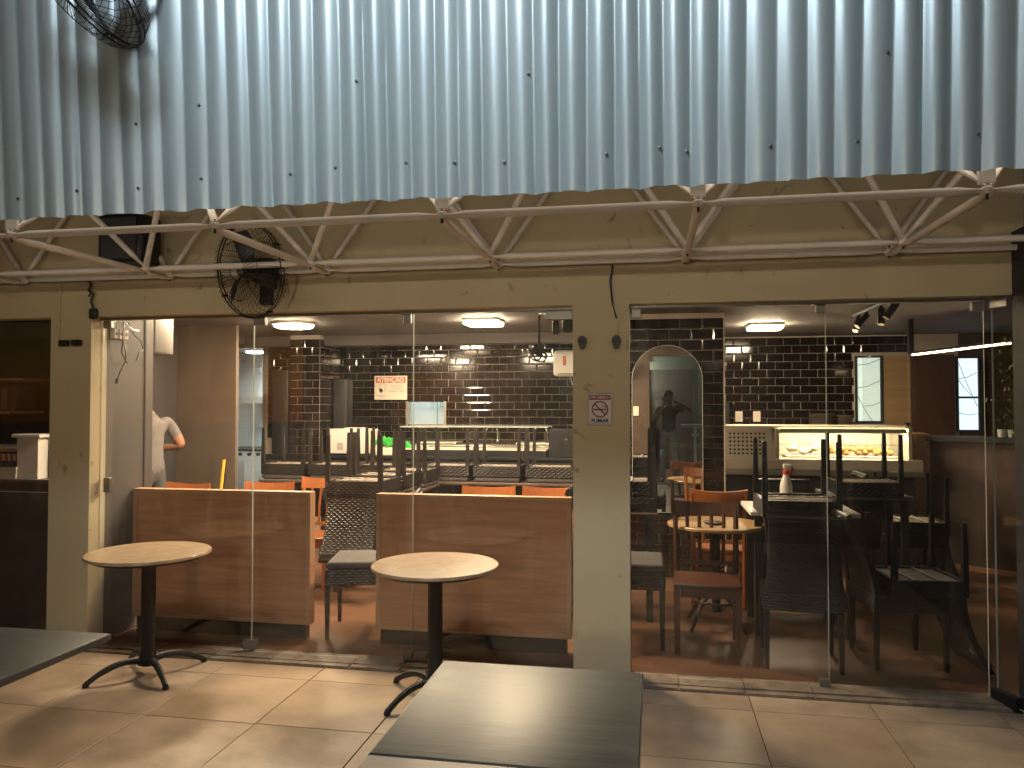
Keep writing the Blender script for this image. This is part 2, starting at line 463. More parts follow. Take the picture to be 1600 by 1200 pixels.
# ------------------------------------------------------------------ front wall
fw = empty('front_wall', (-0.3, 4.58, 0))
tag(fw, 'cream painted front wall with header beam and pillars around the glass', 'wall')
H = 2.185
MB().box(-8.2, 1.95, 4.5, 4.65, H, 3.6).build('header', m_cream, fw)
MB().box(-3.97, -3.664, 4.5, 4.65, 0, H).build('pillar', m_cream, fw)
MB().box(-0.461, -0.133, 4.5, 4.65, 0, H).build('pillar', m_cream, fw)
MB().box(-3.97, -3.55, 4.50 - 0.004, 4.4999, 2.10, 2.30).build('conduit_cover', m_cream, fw) if False else None
b = MB().tube([(-3.90, 4.494, 2.42), (-3.90, 4.494, 1.98)], 0.006, 6); b.build('conduit', m_cream, fw)
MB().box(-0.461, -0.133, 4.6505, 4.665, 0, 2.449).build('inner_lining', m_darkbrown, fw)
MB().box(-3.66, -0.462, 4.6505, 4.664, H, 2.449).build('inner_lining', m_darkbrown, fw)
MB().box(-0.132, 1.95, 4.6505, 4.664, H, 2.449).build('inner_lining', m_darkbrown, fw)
for x in (-.40, -.30): MB().bev(x - .035, x + .035, 4.6655, 4.678, 1.42, 1.54, .003).build('outlet_plate', m_signcream, fw)
# thin aluminium channel along the head of both openings
MB().box(-3.664, -0.461, 4.585, 4.625, H - 0.016, H - 0.001).build('head_channel', m_patch, fw)
MB().box(-0.133, 1.80, 4.585, 4.625, H - 0.016, H - 0.001).build('head_channel', m_patch, fw)

# black end post at the right of the header
ep = MB().box(1.887, 2.03, 4.36, 4.495, 0, 2.52).build('end_post', m_darkwall, None, loc=(1.98, 4.38, 0))
tag(ep, 'black post closing the right end of the front wall', 'post')
rw = MB().box(2.2, 2.35, 1.2, 4.3, 0, 3.2).box(2.061, 2.35, 4.31, 4.66, 0, 2.45).build('side_wall', m_darkwall, None, loc=(2.27, 3, 0))
tag(rw, 'dark side wall beyond the open glass door', 'wall')

# ------------------------------------------------------------------ glass panes
def pane(name, x0, x1, y0=4.603, z0=0.014, z1=H - 0.018, label='', fit=()):
    t = empty(name, ((x0 + x1) / 2, y0, z0)); tag(t, label, 'window', 'glass panes of the shop front')
    b = MB(); g = 0.002
    X0, X1 = x0 + g, x1 - g
    th_ = 0.010
    b.add([(X0, y0, z0), (X1, y0, z0), (X1, y0, z1), (X0, y0, z1), (X0, y0 + th_, z0), (X1, y0 + th_, z0), (X1, y0 + th_, z1), (X0, y0 + th_, z1)],
          [(0, 1, 2, 3), (7, 6, 5, 4)])
    b.cur = 1
    b.add(b.v[-8:], [(0, 4, 5, 1), (1, 5, 6, 2), (2, 6, 7, 3), (3, 7, 4, 0)])
    b.build('pane', [m_glass, m_glassedge], t)
    for (fx, fz, w, h, nm) in fit:
        MB().bev(fx - w / 2, fx + w / 2, y0 - 0.012, y0 + 0.022, fz - h / 2, fz + h / 2, 0.005).build(nm, m_patch, t)
    return t
zt = H - 0.045
pane('shop_window', -3.655, -2.551, label='glass pane of the front window nearest the wires and white junction box',
     fit=((-3.62, zt, 0.06, 0.05, 'corner_fitting'), (-2.56, 0.055, 0.09, 0.06, 'patch_fitting'), (-3.61, 1.06, 0.045, 0.10, 'lock')))
pane('shop_window', -2.551, -1.470, label='middle glass pane of the three-pane front window, behind the wall fan',
     fit=((-2.51, zt, 0.085, 0.055, 'patch_fitting'), (-1.51, zt - 0.005, 0.05, 0.06, 'patch_fitting'), (-1.50, 0.045, 0.06, 0.055, 'patch_fitting')))
pane('shop_window', -1.470, -0.465, label='glass pane of the front window beside the no smoking pillar on its left',
     fit=((-0.555, zt, 0.165, 0.06, 'patch_fitting'), (-1.415, 0.045, 0.085, 0.055, 'patch_fitting')))
pane('shop_window', -0.128, 0.968, label='glass pane right of the no smoking pillar, in front of the arched mirror',
     fit=((-0.095, zt, 0.06, 0.06, 'corner_fitting'), (0.94, zt + 0.004, 0.055, 0.05, 'patch_fitting'), (0.94, 0.035, 0.05, 0.05, 'patch_fitting')))
pane('shop_window', 0.968, 1.790, label='narrower glass pane in front of the black stacked chairs, at the open door',
     fit=((1.755, zt, 0.06, 0.05, 'corner_fitting'),))
pane('shop_window', -6.6, -3.975, label='dark window pane left of the left cream pillar, at the photo edge', z0=0.014)
# open pivot door, swung towards the patio
dr = empty('glass_door', (1.815, 4.585, 0)); tag(dr, 'open glass door swung outward at the right end of the front', 'door')
dr.rotation_euler = (0, 0, R(-73))
def door_part(mbf, nm, m):
    b = MB(); mbf(b); o = b.build(nm, m); o.parent = dr; return o
def _dg(b):
    b.add([(0.01, -.005, .02), (0.85, -.005, .02), (0.85, -.005, 2.15), (0.01, -.005, 2.15), (0.01, .005, .02), (0.85, .005, .02), (0.85, .005, 2.15), (0.01, .005, 2.15)], [(0, 1, 2, 3), (7, 6, 5, 4)])
    b.cur = 1; b.add(b.v[-8:], [(0, 4, 5, 1), (1, 5, 6, 2), (2, 6, 7, 3), (3, 7, 4, 0)])
door_part(_dg, 'pane', [m_glass, m_glassedge])
door_part(lambda b: b.bev(-0.02, 0.14, -0.02, 0.02, 2.12, 2.175, .004), 'top_hinge', m_patch)
door_part(lambda b: b.bev(-0.02, 0.16, -0.022, 0.022, 0.004, 0.075, .004), 'bottom_hinge', m_blackplas)
door_part(lambda b: b.tube([(0.76, -0.05, .85), (0.76, -0.05, 1.35)], 0.012, 10), 'pull_handle', m_blackplas)

# ------------------------------------------------------------------ corrugated sheet
cs = empty('corrugated_sheet', (-1.0, 3.12, 2.465)); tag(cs, 'corrugated galvanised metal sheet hanging across the top above the truss', 'metal sheet')
tilt = math.tan(R(4.0))
PITCH = 0.105; AMP = 0.0098
def prof(u):
    """rounded trapezoid, u in periods"""
    w = abs(math.cos(math.pi * u))
    v = math.sqrt(w * w + 0.004) - 0.06
    return v
def sheet_y(x, zz):
    wob = 0.007 * math.sin(x * 7.3) + 0.004 * math.sin(x * 17.1 + 1) + 0.003 * math.sin(zz * 2.1 + x * 11)
    amp = AMP * (1 + 0.16 * math.sin(x * 5.1 + 2) + 0.10 * math.sin(x * 13.7))
    return 3.10 - (zz - 2.467) * tilt - amp * 2 * prof((x + wob) / PITCH) + 0.004 * math.sin(x * 2.3 + zz)
def sheet_piece(x0, x1, z0, z1, ydz, name, rnd):
    b = MB(); N = int((x1 - x0) / PITCH * 20); NZ = 14
    vs = []; fs = []
    for j in range(NZ + 1):
        zz = z0 + (z1 - z0) * j / NZ
        for i in range(N + 1):
            x = x0 + (x1 - x0) * i / N
            k = math.floor(x / PITCH)
            rr = random.Random(k * 13 + rnd)
            y = sheet_y(x, zz) - ydz
            z = zz
            if j == 0: z += 0.0035 * math.sin(x * 31) + rr.uniform(-.003, .003)
            vs.append((x, y, z))
    for j in range(NZ):
        for i in range(N):
            a = j * (N + 1) + i
            fs.append((a, a + 1, a + N + 2, a + N + 1))
    # back face set 1 mm behind
    nv = len(vs)
    vs2 = [(x, y + 0.0012, z) for x, y, z in vs]
    fs2 = [tuple(nv + i for i in reversed(f)) for f in fs]
    edge = [(i, nv + i, nv + i + 1, i + 1) for i in range(N)]
    b.add(vs + vs2, fs + fs2 + edge)
    o = b.build(name, m_galv, cs, smooth=True)
    return o
# four overlapping sheets
xs = [-4.62, -2.31, -0.945, 0.735, 2.73]
for k in range(4):
    sheet_piece(xs[k], xs[k + 1] + 0.10, 2.467, 5.0, 0.002 * (k % 2) * 1.0, 'sheet', 5)
scr = MB().lathe([(0.0075, 0.002), (0.0075, -0.001), (0.0045, -0.0018), (0.0045, -0.0045), (0.0018, -0.005)], n=10, axis=(0, 1, 0)).mesh('screw', m_screw)
for px_x, px_z in [(-2.86, 2.56), (-2.55, 2.58), (-2.29, 2.575), (-1.98, 2.60), (-1.52, 2.60), (-1.29, 2.615), (-1.0, 2.62), (-0.80, 2.61), (-0.55, 2.60),
                   (-0.19, 2.605), (0.02, 2.62), (0.16, 2.60), (0.47, 2.60), (0.78, 2.60), (1.20, 2.60), (-2.31, 2.86), (-1.92, 2.92), (-1.18, 2.97), (-0.47, 2.95), (0.90, 2.92)]:
    o = bpy.data.objects.new('screw', scr); col.objects.link(o); o.parent = cs
    x = (round(px_x / PITCH - 0.30) + 0.30) * PITCH
    o.location = Vector((x, sheet_y(x, px_z) - 0.0035, px_z)) - Vector(cs.location)
rf = MB().box(-8.2, 2.3, 3.13, 4.9, 3.62, 3.7).build('canopy_roof', m_darkwall, None, loc=(-3, 4, 3.62)); tag(rf, 'dark canopy roof above the white space frame', 'roof')

# ------------------------------------------------------------------ space frame
sf = empty('space_frame', (-0.9, 3.9, 2.42)); tag(sf, 'white tubular steel space frame under the corrugated sheet', 'truss')
def strut(name, p0, p1, r=0.0178, flat=0.06, part=sf):
    """tube squeezed flat at both ends"""
    p0, p1 = Vector(p0), Vector(p1)
    a, u, v = basis(p1 - p0); L = (p1 - p0).length
    if abs(u.z) > abs(v.z): u, v = v, u
    n = 12; vs = []; fs = []
    st = [(0, .35, 1.15), (flat / 2 / L * 1.0, .38, 1.15), (flat * 1.8 / L, 1, 1), (1 - flat * 1.8 / L, 1, 1), (1 - flat / 2 / L, .38, 1.15), (1, .35, 1.15)]
    for (t, kv, ku) in st:
        c = p0 + (p1 - p0) * t
        for k in range(n):
            w = 2 * math.pi * k / n
            vs.append(c + r * (math.cos(w) * u * ku + math.sin(w) * v * kv))
    for i in range(len(st) - 1):
        for k in range(n): fs.append((i * n + k, i * n + (k + 1) % n, (i + 1) * n + (k + 1) % n, (i + 1) * n + k))
    fs.append(tuple(range(n))); fs.append(tuple(range((len(st) - 1) * n, len(st) * n)))
    b = MB(); b.add(vs, fs); return b.build(name, m_whitetube, part, smooth=True)
NX = [-5.21, -4.13, -3.05, -1.972, -0.895, 0.186, 1.262, 2.34]
ZB = 2.425; ZT = 3.16
for i in range(len(NX)):
    for Y in (3.2, 4.2, 4.44):
        zz = ZB + (0.004 if Y > 4 else -0.006)
        pl = MB().lathe([(0.022, -0.014), (0.026, -0.006), (0.026, 0.008), (0.016, 0.016)], (NX[i], Y, zz), 10)
        nd = pl.build('node', m_whitetube, sf, smooth=True)
        MB().cyl((NX[i], Y, zz - 0.034), (NX[i], Y, zz + 0.03), 0.006, n=6).build('bolt', m_darkmetal, nd)
        if i < len(NX) - 1: strut('chord', (NX[i], Y, zz), (NX[i + 1], Y, zz), 0.0183 if Y < 4.4 else 0.0165)
    strut('cross_tube', (NX[i], 3.2, ZB - 0.02), (NX[i], 4.2, ZB - 0.012), 0.0185)
    strut('cross_tube', (NX[i], 4.2, ZB - 0.016), (NX[i], 4.44, ZB - 0.016), 0.018, 0.04)
for i in range(len(NX) - 1):
    xm = (NX[i] + NX[i + 1]) / 2
    T = (xm, 3.7, ZT)
    for (x, y) in ((NX[i], 3.2), (NX[i + 1], 3.2), (NX[i], 4.2), (NX[i + 1], 4.2)):
        strut('diagonal', (x, y, ZB + 0.012), T, 0.017)
    for x in (NX[i], NX[i + 1]):
        strut('diagonal', (x, 4.44, ZB + 0.012), (xm, 4.46, 3.2), 0.016)
    if i < len(NX) - 2: strut('chord', T, (xm + 1.078, 3.7, ZT), 0.02)
for x in (-3.05, -0.895, 0.186, 1.262):   # short hangers that carry the sheet edge
    MB().bev(x - 0.03, x + 0.03, 3.19, 3.215, ZB + 0.02, ZB + 0.30, 0.004).build('hanger_plate', m_whitetube, sf)

# ------------------------------------------------------------------ back walls with metro tiles
def metro(w=0.196, h=0.096):
    b = MB(); e = 0.011; d = 0.009; d0 = 0.004
    b.add([(-w/2, 0, -h/2), (w/2, 0, -h/2), (w/2, 0, h/2), (-w/2, 0, h/2),
           (-w/2, -d0, -h/2), (w/2, -d0, -h/2), (w/2, -d0, h/2), (-w/2, -d0, h/2),
           (-w/2 + e, -d, -h/2 + e), (w/2 - e, -d, -h/2 + e), (w/2 - e, -d, h/2 - e), (-w/2 + e, -d, h/2 - e)],
          [(i, (i + 1) % 4, 4 + (i + 1) % 4, 4 + i) for i in range(4)] + [(4 + i, 4 + (i + 1) % 4, 8 + (i + 1) % 4, 8 + i) for i in range(4)] + [(8, 9, 10, 11)])
    return b.mesh('tile', m_tile)
metro_full = metro(); metro_half = metro(0.096, 0.096)
def tile_wall(parent, x0, x1, z0, z1, pos, axis='x', hole=None, phase=0):
    """axis x: faces -Y at y=pos; axis y: faces +X at x=pos, run along y; tiles are cut at a rectangular hole"""
    nr = int(round((z1 - z0) / 0.1)); off = wloc(parent)
    for r in range(nr):
        z = z0 + 0.05 + r * 0.1
        x = x0 - (0.1 if (r + phase) % 2 else 0)
        while x < x1 - 0.02:
            iv = [(max(x, x0), min(x + 0.2, x1))]
            if hole and hole[2] < z < hole[3]:
                a, c = iv[0]; iv = [(a, min(c, hole[0])), (max(a, hole[1]), c)]
            for a, c in iv:
                w = c - a
                if w < 0.03: continue
                cx = (a + c) / 2
                o = bpy.data.objects.new('tile', metro_full if w > 0.14 else metro_half); col.objects.link(o); o.parent = parent
                o.scale = (w / (0.2 if w > 0.14 else 0.1), 1, 1)
                rx, rz = random.gauss(0, .003), random.gauss(0, .003)
                if axis == 'x':
                    o.location = Vector((cx, pos, z)) - off; o.rotation_euler = (rx, 0, rz)
                else:
                    o.location = Vector((pos, cx, z)) - off; o.rotation_euler = (rx, 0, R(90) + rz)
            x += 0.2
bl = empty('tiled_wall', (-2.6, 10.06, 0)); tag(bl, 'black metro tiled back wall with the serving hatch and orange warning sign', 'wall')
HX0, HX1, HZ0, HZ1 = -3.273, -2.752, 1.333, 1.633
b = MB()
b.box(-5.36, HX0, 10.0, 10.12, 0, 2.449); b.box(HX1, -0.25, 10.0, 10.12, 0, 2.449)
b.box(HX0, HX1, 10.0, 10.12, 0, HZ0); b.box(HX0, HX1, 10.0, 10.12, HZ1, 2.449)
b.box(-7.0, -5.84, 10.0, 10.12, 0, 2.449); b.box(-5.84, -5.36, 10.0, 10.12, 2.40, 2.449)
b.build('wall_body', m_tilegrout, bl)
tile_wall(bl, -4.5, -0.85, 1.033, 2.433, 9.999, hole=(HX0 - .02, HX1 + .02, HZ0, HZ1))
tile_wall(bl, -5.32, -4.93, 1.033, 2.433, 9.999)
hf = MB()
hf.box(HX0 - .02, HX0 + .012, 9.985, 10.13, HZ0 - .02, HZ1 + .01); hf.box(HX1 - .012, HX1 + .02, 9.985, 10.13, HZ0 - .02, HZ1 + .01)
hf.box(HX0 - .05, HX1 + .05, 9.94, 10.13, HZ0 - .045, HZ0 - .021)
hf.build('hatch_frame', m_steel, bl)
MB().bev(-5.385, -5.325, 9.96, 10.14, 0, 2.44, .006).build('door_jamb', m_whiteplas, bl)

br_ = empty('tiled_wall', (1.7, 10.06, 0)); tag(br_, 'black metro tiled back wall behind the lit food display', 'wall')
MB().box(0.66, 3.6, 10.0, 10.12, 0, 2.449).build('wall_body', m_tilegrout, br_)
tile_wall(br_, 0.7, 3.1, 1.233, 2.433, 9.999, hole=(2.42, 3.2, 0, 2.2))
bd = MB().box(3.601, 5.4, 10.0, 10.12, 0, 2.449).build('wall', m_darkbrown, None, loc=(4.5, 10.06, 0)); tag(bd, 'dark brown end wall with the pale blue window, behind the bar', 'wall')
sw = MB().box(5.2, 5.4, 4.66, 10.0, 0, 2.449).build('wall', m_darkwall, None, loc=(5.3, 7.3, 0)); tag(sw, 'dark right side wall of the dining room', 'wall')

# mirror pillar
mp_ = empty('tiled_pillar', (0.05, 7.46, 0)); tag(mp_, 'black tiled pillar carrying the arched mirror', 'pillar')
MB().box(-0.60, 0.648, 7.3, 7.62, 0, 2.449).build('pillar_body', m_tilegrout, mp_)
tile_wall(mp_, -0.552, 0.648, 0.0, 2.4, 7.299, phase=1, hole=(-.15, .4, .7, 1.9))
MB().box(0.640, 0.652, 7.288, 7.32, 0, 2.449).build('corner_trim', m_tilegrout, mp_)
# left pillar
pl_ = empty('tiled_pillar', (-4.19, 9.1, 0)); tag(pl_, 'black tiled pillar left of the white box, behind the kitchen counter', 'pillar')
MB().box(-4.39, -4.0, 8.8, 9.4, 0, 2.449).build('pillar_body', m_tilegrout, pl_)
tile_wall(pl_, -4.39, -4.0, 0.9, 2.4, 8.799)
tile_wall(pl_, 8.8, 9.4, 0.9, 2.4, -3.999, axis='y')

# arched mirror, leaned a hair to the right and up
am = empty('arched_mirror', (0.13, 7.280, 0.6)); tag(am, 'tall arch-topped wall mirror reflecting the photographer', 'mirror')
am.rotation_euler = (R(0.40), 0, R(-1.0))
pts = [(-0.32, 0.0), (0.32, 0.0)] + [(0.32 * math.cos(R(a)), 1.23 + 0.32 * math.sin(R(a))) for a in range(0, 181, 6)]
o = MB().prism(pts, -0.003, 0.0).build('mirror_glass', m_mirror); o.parent = am
o = MB().tube([(x, -.004, z) for x, z in pts], .0035, 6, closed=True).build('bevelled_edge', m_glassedge); o.parent = am
o = MB().prism([(x * 1.004, z) for x, z in pts], 0.0005, 0.005).build('backing_board', m_darkbrown); o.parent = am

# ------------------------------------------------------------------ left end of the dining room
jb = MB().box(-3.76, -3.675, 4.66, 5.16, 0, 2.449).build('partition_wall', m_greypanel, None, loc=(-3.72, 4.9, 0)); tag(jb, 'grey short partition behind the left end of the glass, with wires', 'wall')
MB().box(-3.6745, -3.669, 5.06, 5.075, 0, 2.44).build('panel_joint', m_darkwall, jb)
bw = MB().box(-5.15, -4.36, 7.5, 7.55, 0, 2.449).build('partition_wall', m_brownwall, None, loc=(-4.75, 7.56, 0)); tag(bw, 'taupe partition wall between the man and the kitchen door', 'wall')
dw = MB().box(-5.14, -5.04, 5.86, 7.49, 0, 2.449).build('partition_wall', m_darkwall, None, loc=(-5.09, 6.9, 0)); tag(dw, 'near-black partition added behind the man to keep light out of the side room', 'wall')  # added wall, blocks dining room light from the side room
lw_ = MB().box(-9.4, -5.9, 8.6, 8.75, 0, 2.449).box(-9.4, -9.2, 4.66, 8.6, 0, 2.449).build('wall', m_darkwall, None, loc=(-7.6, 8.6, 0)); tag(lw_, 'near-black wall of the unlit side room', 'wall')
# kitchen behind the back wall
kw = empty('kitchen_wall', (-4.6, 12.0, 0)); tag(kw, 'white tiled kitchen wall seen through the lit doorway', 'wall')
MB().box(-7.6, -1.5, 12.0, 12.1, 0, 2.449).box(-1.6, -1.5, 10.13, 12.0, 0, 2.449).box(-7.7, -7.6, 10.13, 12.0, 0, 2.449).build('wall_body', m_tilegrout, kw)
ktm = MB().box(-.296, .296, -.006, 0, -.296, .296).mesh('wall_tile', m_whitetile)
for i in range(8):
    for j in range(4):
        o = bpy.data.objects.new('wall_tile', ktm); col.objects.link(o); o.parent = kw
        o.location = Vector((-7.0 + 0.6 * i, 11.999, 0.3 + 0.6 * j)) - wloc(kw)
kl = empty('kitchen_light', (-5.6, 11.2, 2.449)); tag(kl, 'cool white ceiling light inside the kitchen', 'light')
MB().box(-6.2, -4.4, 10.9, 11.2, 2.42, 2.449).build('housing', m_whiteplas, kl)
MB().box(-6.18, -4.42, 10.92, 11.18, 2.405, 2.419).build('diffuser', m_kitch_em, kl)
kl2 = empty('kitchen_light', (-2.9, 10.35, 2.449)); tag(kl2, 'cool white ceiling light above the serving hatch room', 'light')
MB().box(-3.5, -2.3, 10.2, 10.5, 2.42, 2.449).build('housing', m_whiteplas, kl2)
MB().box(-3.05, -2.75, 10.22, 10.40, 2.405, 2.419).build('diffuser', m_kitch_em, kl2)

# ================================================================== LAMPS
def ceiling_panel(x, y, w, d, label, rnd=False, em=None):
    t = empty('ceiling_light', (x, y, 2.449)); tag(t, label, 'ceiling light', 'ceiling lights')
    if rnd:
        MB().lathe([(w / 2 + .012, 2.449), (w / 2 + .012, 2.425), (w / 2, 2.418)], (x, y, 0), 40).build('rim', m_whiteplas, t, smooth=True)
        MB().lathe([(w / 2 - .004, 2.4175), (w / 2 - .008, 2.405), (w / 2 - 0.03, 2.396), (w / 2 - .08, 2.391), (0.01, 2.389)], (x, y, 0), 40).build('diffuser', em or m_ceiling_em, t, smooth=True)
    else:
        MB().bev(x - w/2 - .012, x + w/2 + .012, y - d/2 - .012, y + d/2 + .012, 2.42, 2.4485, .01).build('rim', m_whiteplas, t)
        MB().bev(x - w/2, x + w/2, y - d/2, y + d/2, 2.392, 2.4195, .010).build('diffuser', em or m_ceiling_em, t)
    return t
ceiling_panel(-3.66, 7.41, 0.40, 0.40, 'round warm ceiling light right of the fan, above the kitchen doorway', True)
ceiling_panel(-1.66, 7.48, 0.34, 0.34, 'square warm ceiling light near the hanging black cable')
ceiling_panel(-2.52, 9.35, 0.34, 0.34, 'warm ceiling light farthest back, close to the tiled wall', True)
ceiling_panel(1.165, 8.43, 0.33, 0.30, 'warm ceiling light above the food display')

FLP = Vector((-1.15, 0.45, 5.05))
ceiling_panel(-3.60, 5.66, 0.36, 0.36, 'round warm ceiling light hidden by the header, nearest the grey partition', True, m_front_em)
ceiling_panel(-2.10, 6.28, 0.36, 0.36, 'round warm ceiling light hidden by the header, above the upturned chair row', True, m_front_em)
ceiling_panel(-1.00, 5.70, 0.36, 0.36, 'round warm ceiling light hidden by the header, beside the middle pillar', True, m_front_em)
fl_ = empty('floodlight', FLP); tag(fl_, 'cool white floodlight on an arm above the patio', 'floodlight')
AIM = Vector((-0.75, 3.0, 3.55))
FQ = (AIM - FLP).to_track_quat('-Z', 'Y').to_matrix().to_4x4()
FM = Matrix.Translation(FLP) @ FQ
MB().box(-.20, .20, -.13, .13, .02, .10, FM).build('housing', m_darkmetal, fl_)
MB().box(-.18, .18, -.11, .11, .012, .0195, FM).build('lens', m_flood_em, fl_)
MB().tube([FM @ Vector((0, 0, .11)), (-1.15, 0.0, 5.2), (-1.15, -3.28, 4.6)], 0.025, 8).build('arm', m_darkmetal, fl_)
ld = bpy.data.lights.new('floodlight_beam', 'SPOT'); ld.spot_size = R(92); ld.spot_blend = 1.0; ld.shadow_soft_size = 0.42
ld.energy = P_FLOOD; ld.color = (0.82, 0.93, 1.0)
lo = bpy.data.objects.new('floodlight_beam', ld); col.objects.link(lo); lo.parent = fl_
lo.matrix_local = FQ

pt = empty('added_globe_lamp', (-0.82, -3.16, 2.05)); tag(pt, 'globe fill lamp added unseen behind the photographer to brighten the front', 'fill lamp')  # added source: no such lamp known, lifts the facade and pillars
MB().lathe([(.02, -.09), (.06, -.07), (.088, -.03), (.092, .01), (.08, .05), (.05, .08), (.01, .092)], (-0.82, -3.14, 2.05), 20).build('globe', m_globe_fill_em, pt, smooth=True)
MB().cyl((-0.82, -3.30, 2.0), (-0.82, -3.14, 1.955), .02, n=8).build('arm', m_darkmetal, pt)
ld = bpy.data.lights.new('added_globe_light', 'POINT'); ld.shadow_soft_size = 0.11
ld.energy = P_GLOBE_FILL; ld.color = (1.0, 0.84, 0.62)
lo = bpy.data.objects.new('added_globe_light', ld); col.objects.link(lo); lo.parent = pt
lo.location = (0, .15, 0)

bt = empty('added_batten', (-1.2, 3.17, 2.60)); tag(bt, 'warm LED batten added out of sight behind the corrugated sheet to light the wall', 'light')  # invented batten, there only to light the upper wall and truss
MB().box(-4.4, 2.0, 3.135, 3.15, 2.58, 2.63).build('housing', m_whiteplas, bt)
MB().box(-4.38, 1.98, 3.1505, 3.156, 2.585, 2.625).build('diffuser', m_batten_em, bt)
ld = bpy.data.lights.new('added_batten_light', 'AREA'); ld.shape = 'RECTANGLE'; ld.size = 6.36; ld.size_y = 0.04
ld.energy = P_BATTEN; ld.color = (1.0, 0.85, 0.64)
lo = bpy.data.objects.new('added_batten_light', ld); col.objects.link(lo); lo.parent = bt
lo.location = (0, -.008, .005)
lo.rotation_euler = Vector((0, 1, -0.12)).to_track_quat('-Z', 'Z').to_euler()

# ------------------------------------------------------------------ house behind the photographer (seen in the mirror)
rh = empty('rear_building', (0, -3.4, 0)); tag(rh, 'grey green building with a dark doorway, seen reflected in the arched mirror', 'building')
b = MB(); b.box(-6, -0.55, -3.5, -3.3, 0, 3.6); b.box(0.65, 6, -3.5, -3.3, 0, 3.6); b.box(-0.55, 0.65, -3.5, -3.3, 2.25, 3.6); b.build('wall', m_rear, rh)
MB().box(-0.55, 0.65, -3.56, -3.501, 0, 2.25).build('door', m_darkwall, rh)
b = MB(); N = 160
vs = []; fs = []
for i in range(N + 1):
    x = -5 + 10 * i / N; s_ = 0.02 * math.sin(i * 2.2)
    vs += [(x, -3.28, 3.0 + s_), (x, -2.3, 2.72 + s_)]
for i in range(N): fs.append((2*i, 2*i+2, 2*i+3, 2*i+1))
nv = len(vs); b.add(vs + [(x, y, z + .003) for x, y, z in vs], fs + [tuple(nv + k for k in reversed(f)) for f in fs])
b.build('awning', m_galv, rh)
rl = empty('railing', (1.0, -2.2, 0)); tag(rl, 'white metal railing reflected in the arched mirror', 'railing')
MB().bev(0.25, 3.0, -2.24, -2.16, 0.98, 1.05, .008).build('handrail', m_railing, rl)
for x in (0.55, 1.6, 2.7):
    q = MB().bev(x - .03, x + .03, -2.23, -2.17, 0, 0.979, .004).build('post', m_railing, rl)
    MB().bev(x - .07, x + .07, -2.225, -2.175, 0.80, 0.85, .01).build('collar', m_railing, q)

# ================================================================== FURNITURE PROTOTYPES
def weave(b, org, ux, uy, un, w, h, cw, chh, dep=0.004, gap=0.12, shape=None):
    """running-bond basket weave of bulged strands; org corner, ux/uy unit vectors"""
    nr = max(1, int(round(h / chh))); chh = h / nr
    nc = max(1, int(round(w / cw))); cw = w / nc
    for r in range(nr):
        c0 = -0.5 if r % 2 else 0.0
        k = 0
        while c0 + k < nc - 1e-6:
            a = max(0, c0 + k); e = min(nc, c0 + k + 1); k += 1
            if e - a < 0.2: continue
            x0, x1 = (a + gap * .35) * cw, (e - gap * .35) * cw
            y0, y1 = (r + gap / 2) * chh, (r + 1 - gap / 2) * chh
            vs = []
            for (ty, dy) in ((y0, 0.25), ((y0 + y1) / 2, 1.0), (y1, 0.25)):
                for (tx, dx) in ((x0, 0.0), ((x0 + x1) / 2, 1.0), (x1, 0.0)):
                    p = None if shape else org + ux * tx + uy * ty
                    d = dep * (0.15 + 0.85 * dx * dy)
                    if shape: p, nrm = shape(tx, ty); vs.append(p + nrm * d)
                    else: vs.append(p + un * d)
            b.add(vs, [(0, 1, 4, 3), (1, 2, 5, 4), (3, 4, 7, 6), (4, 5, 8, 7)])

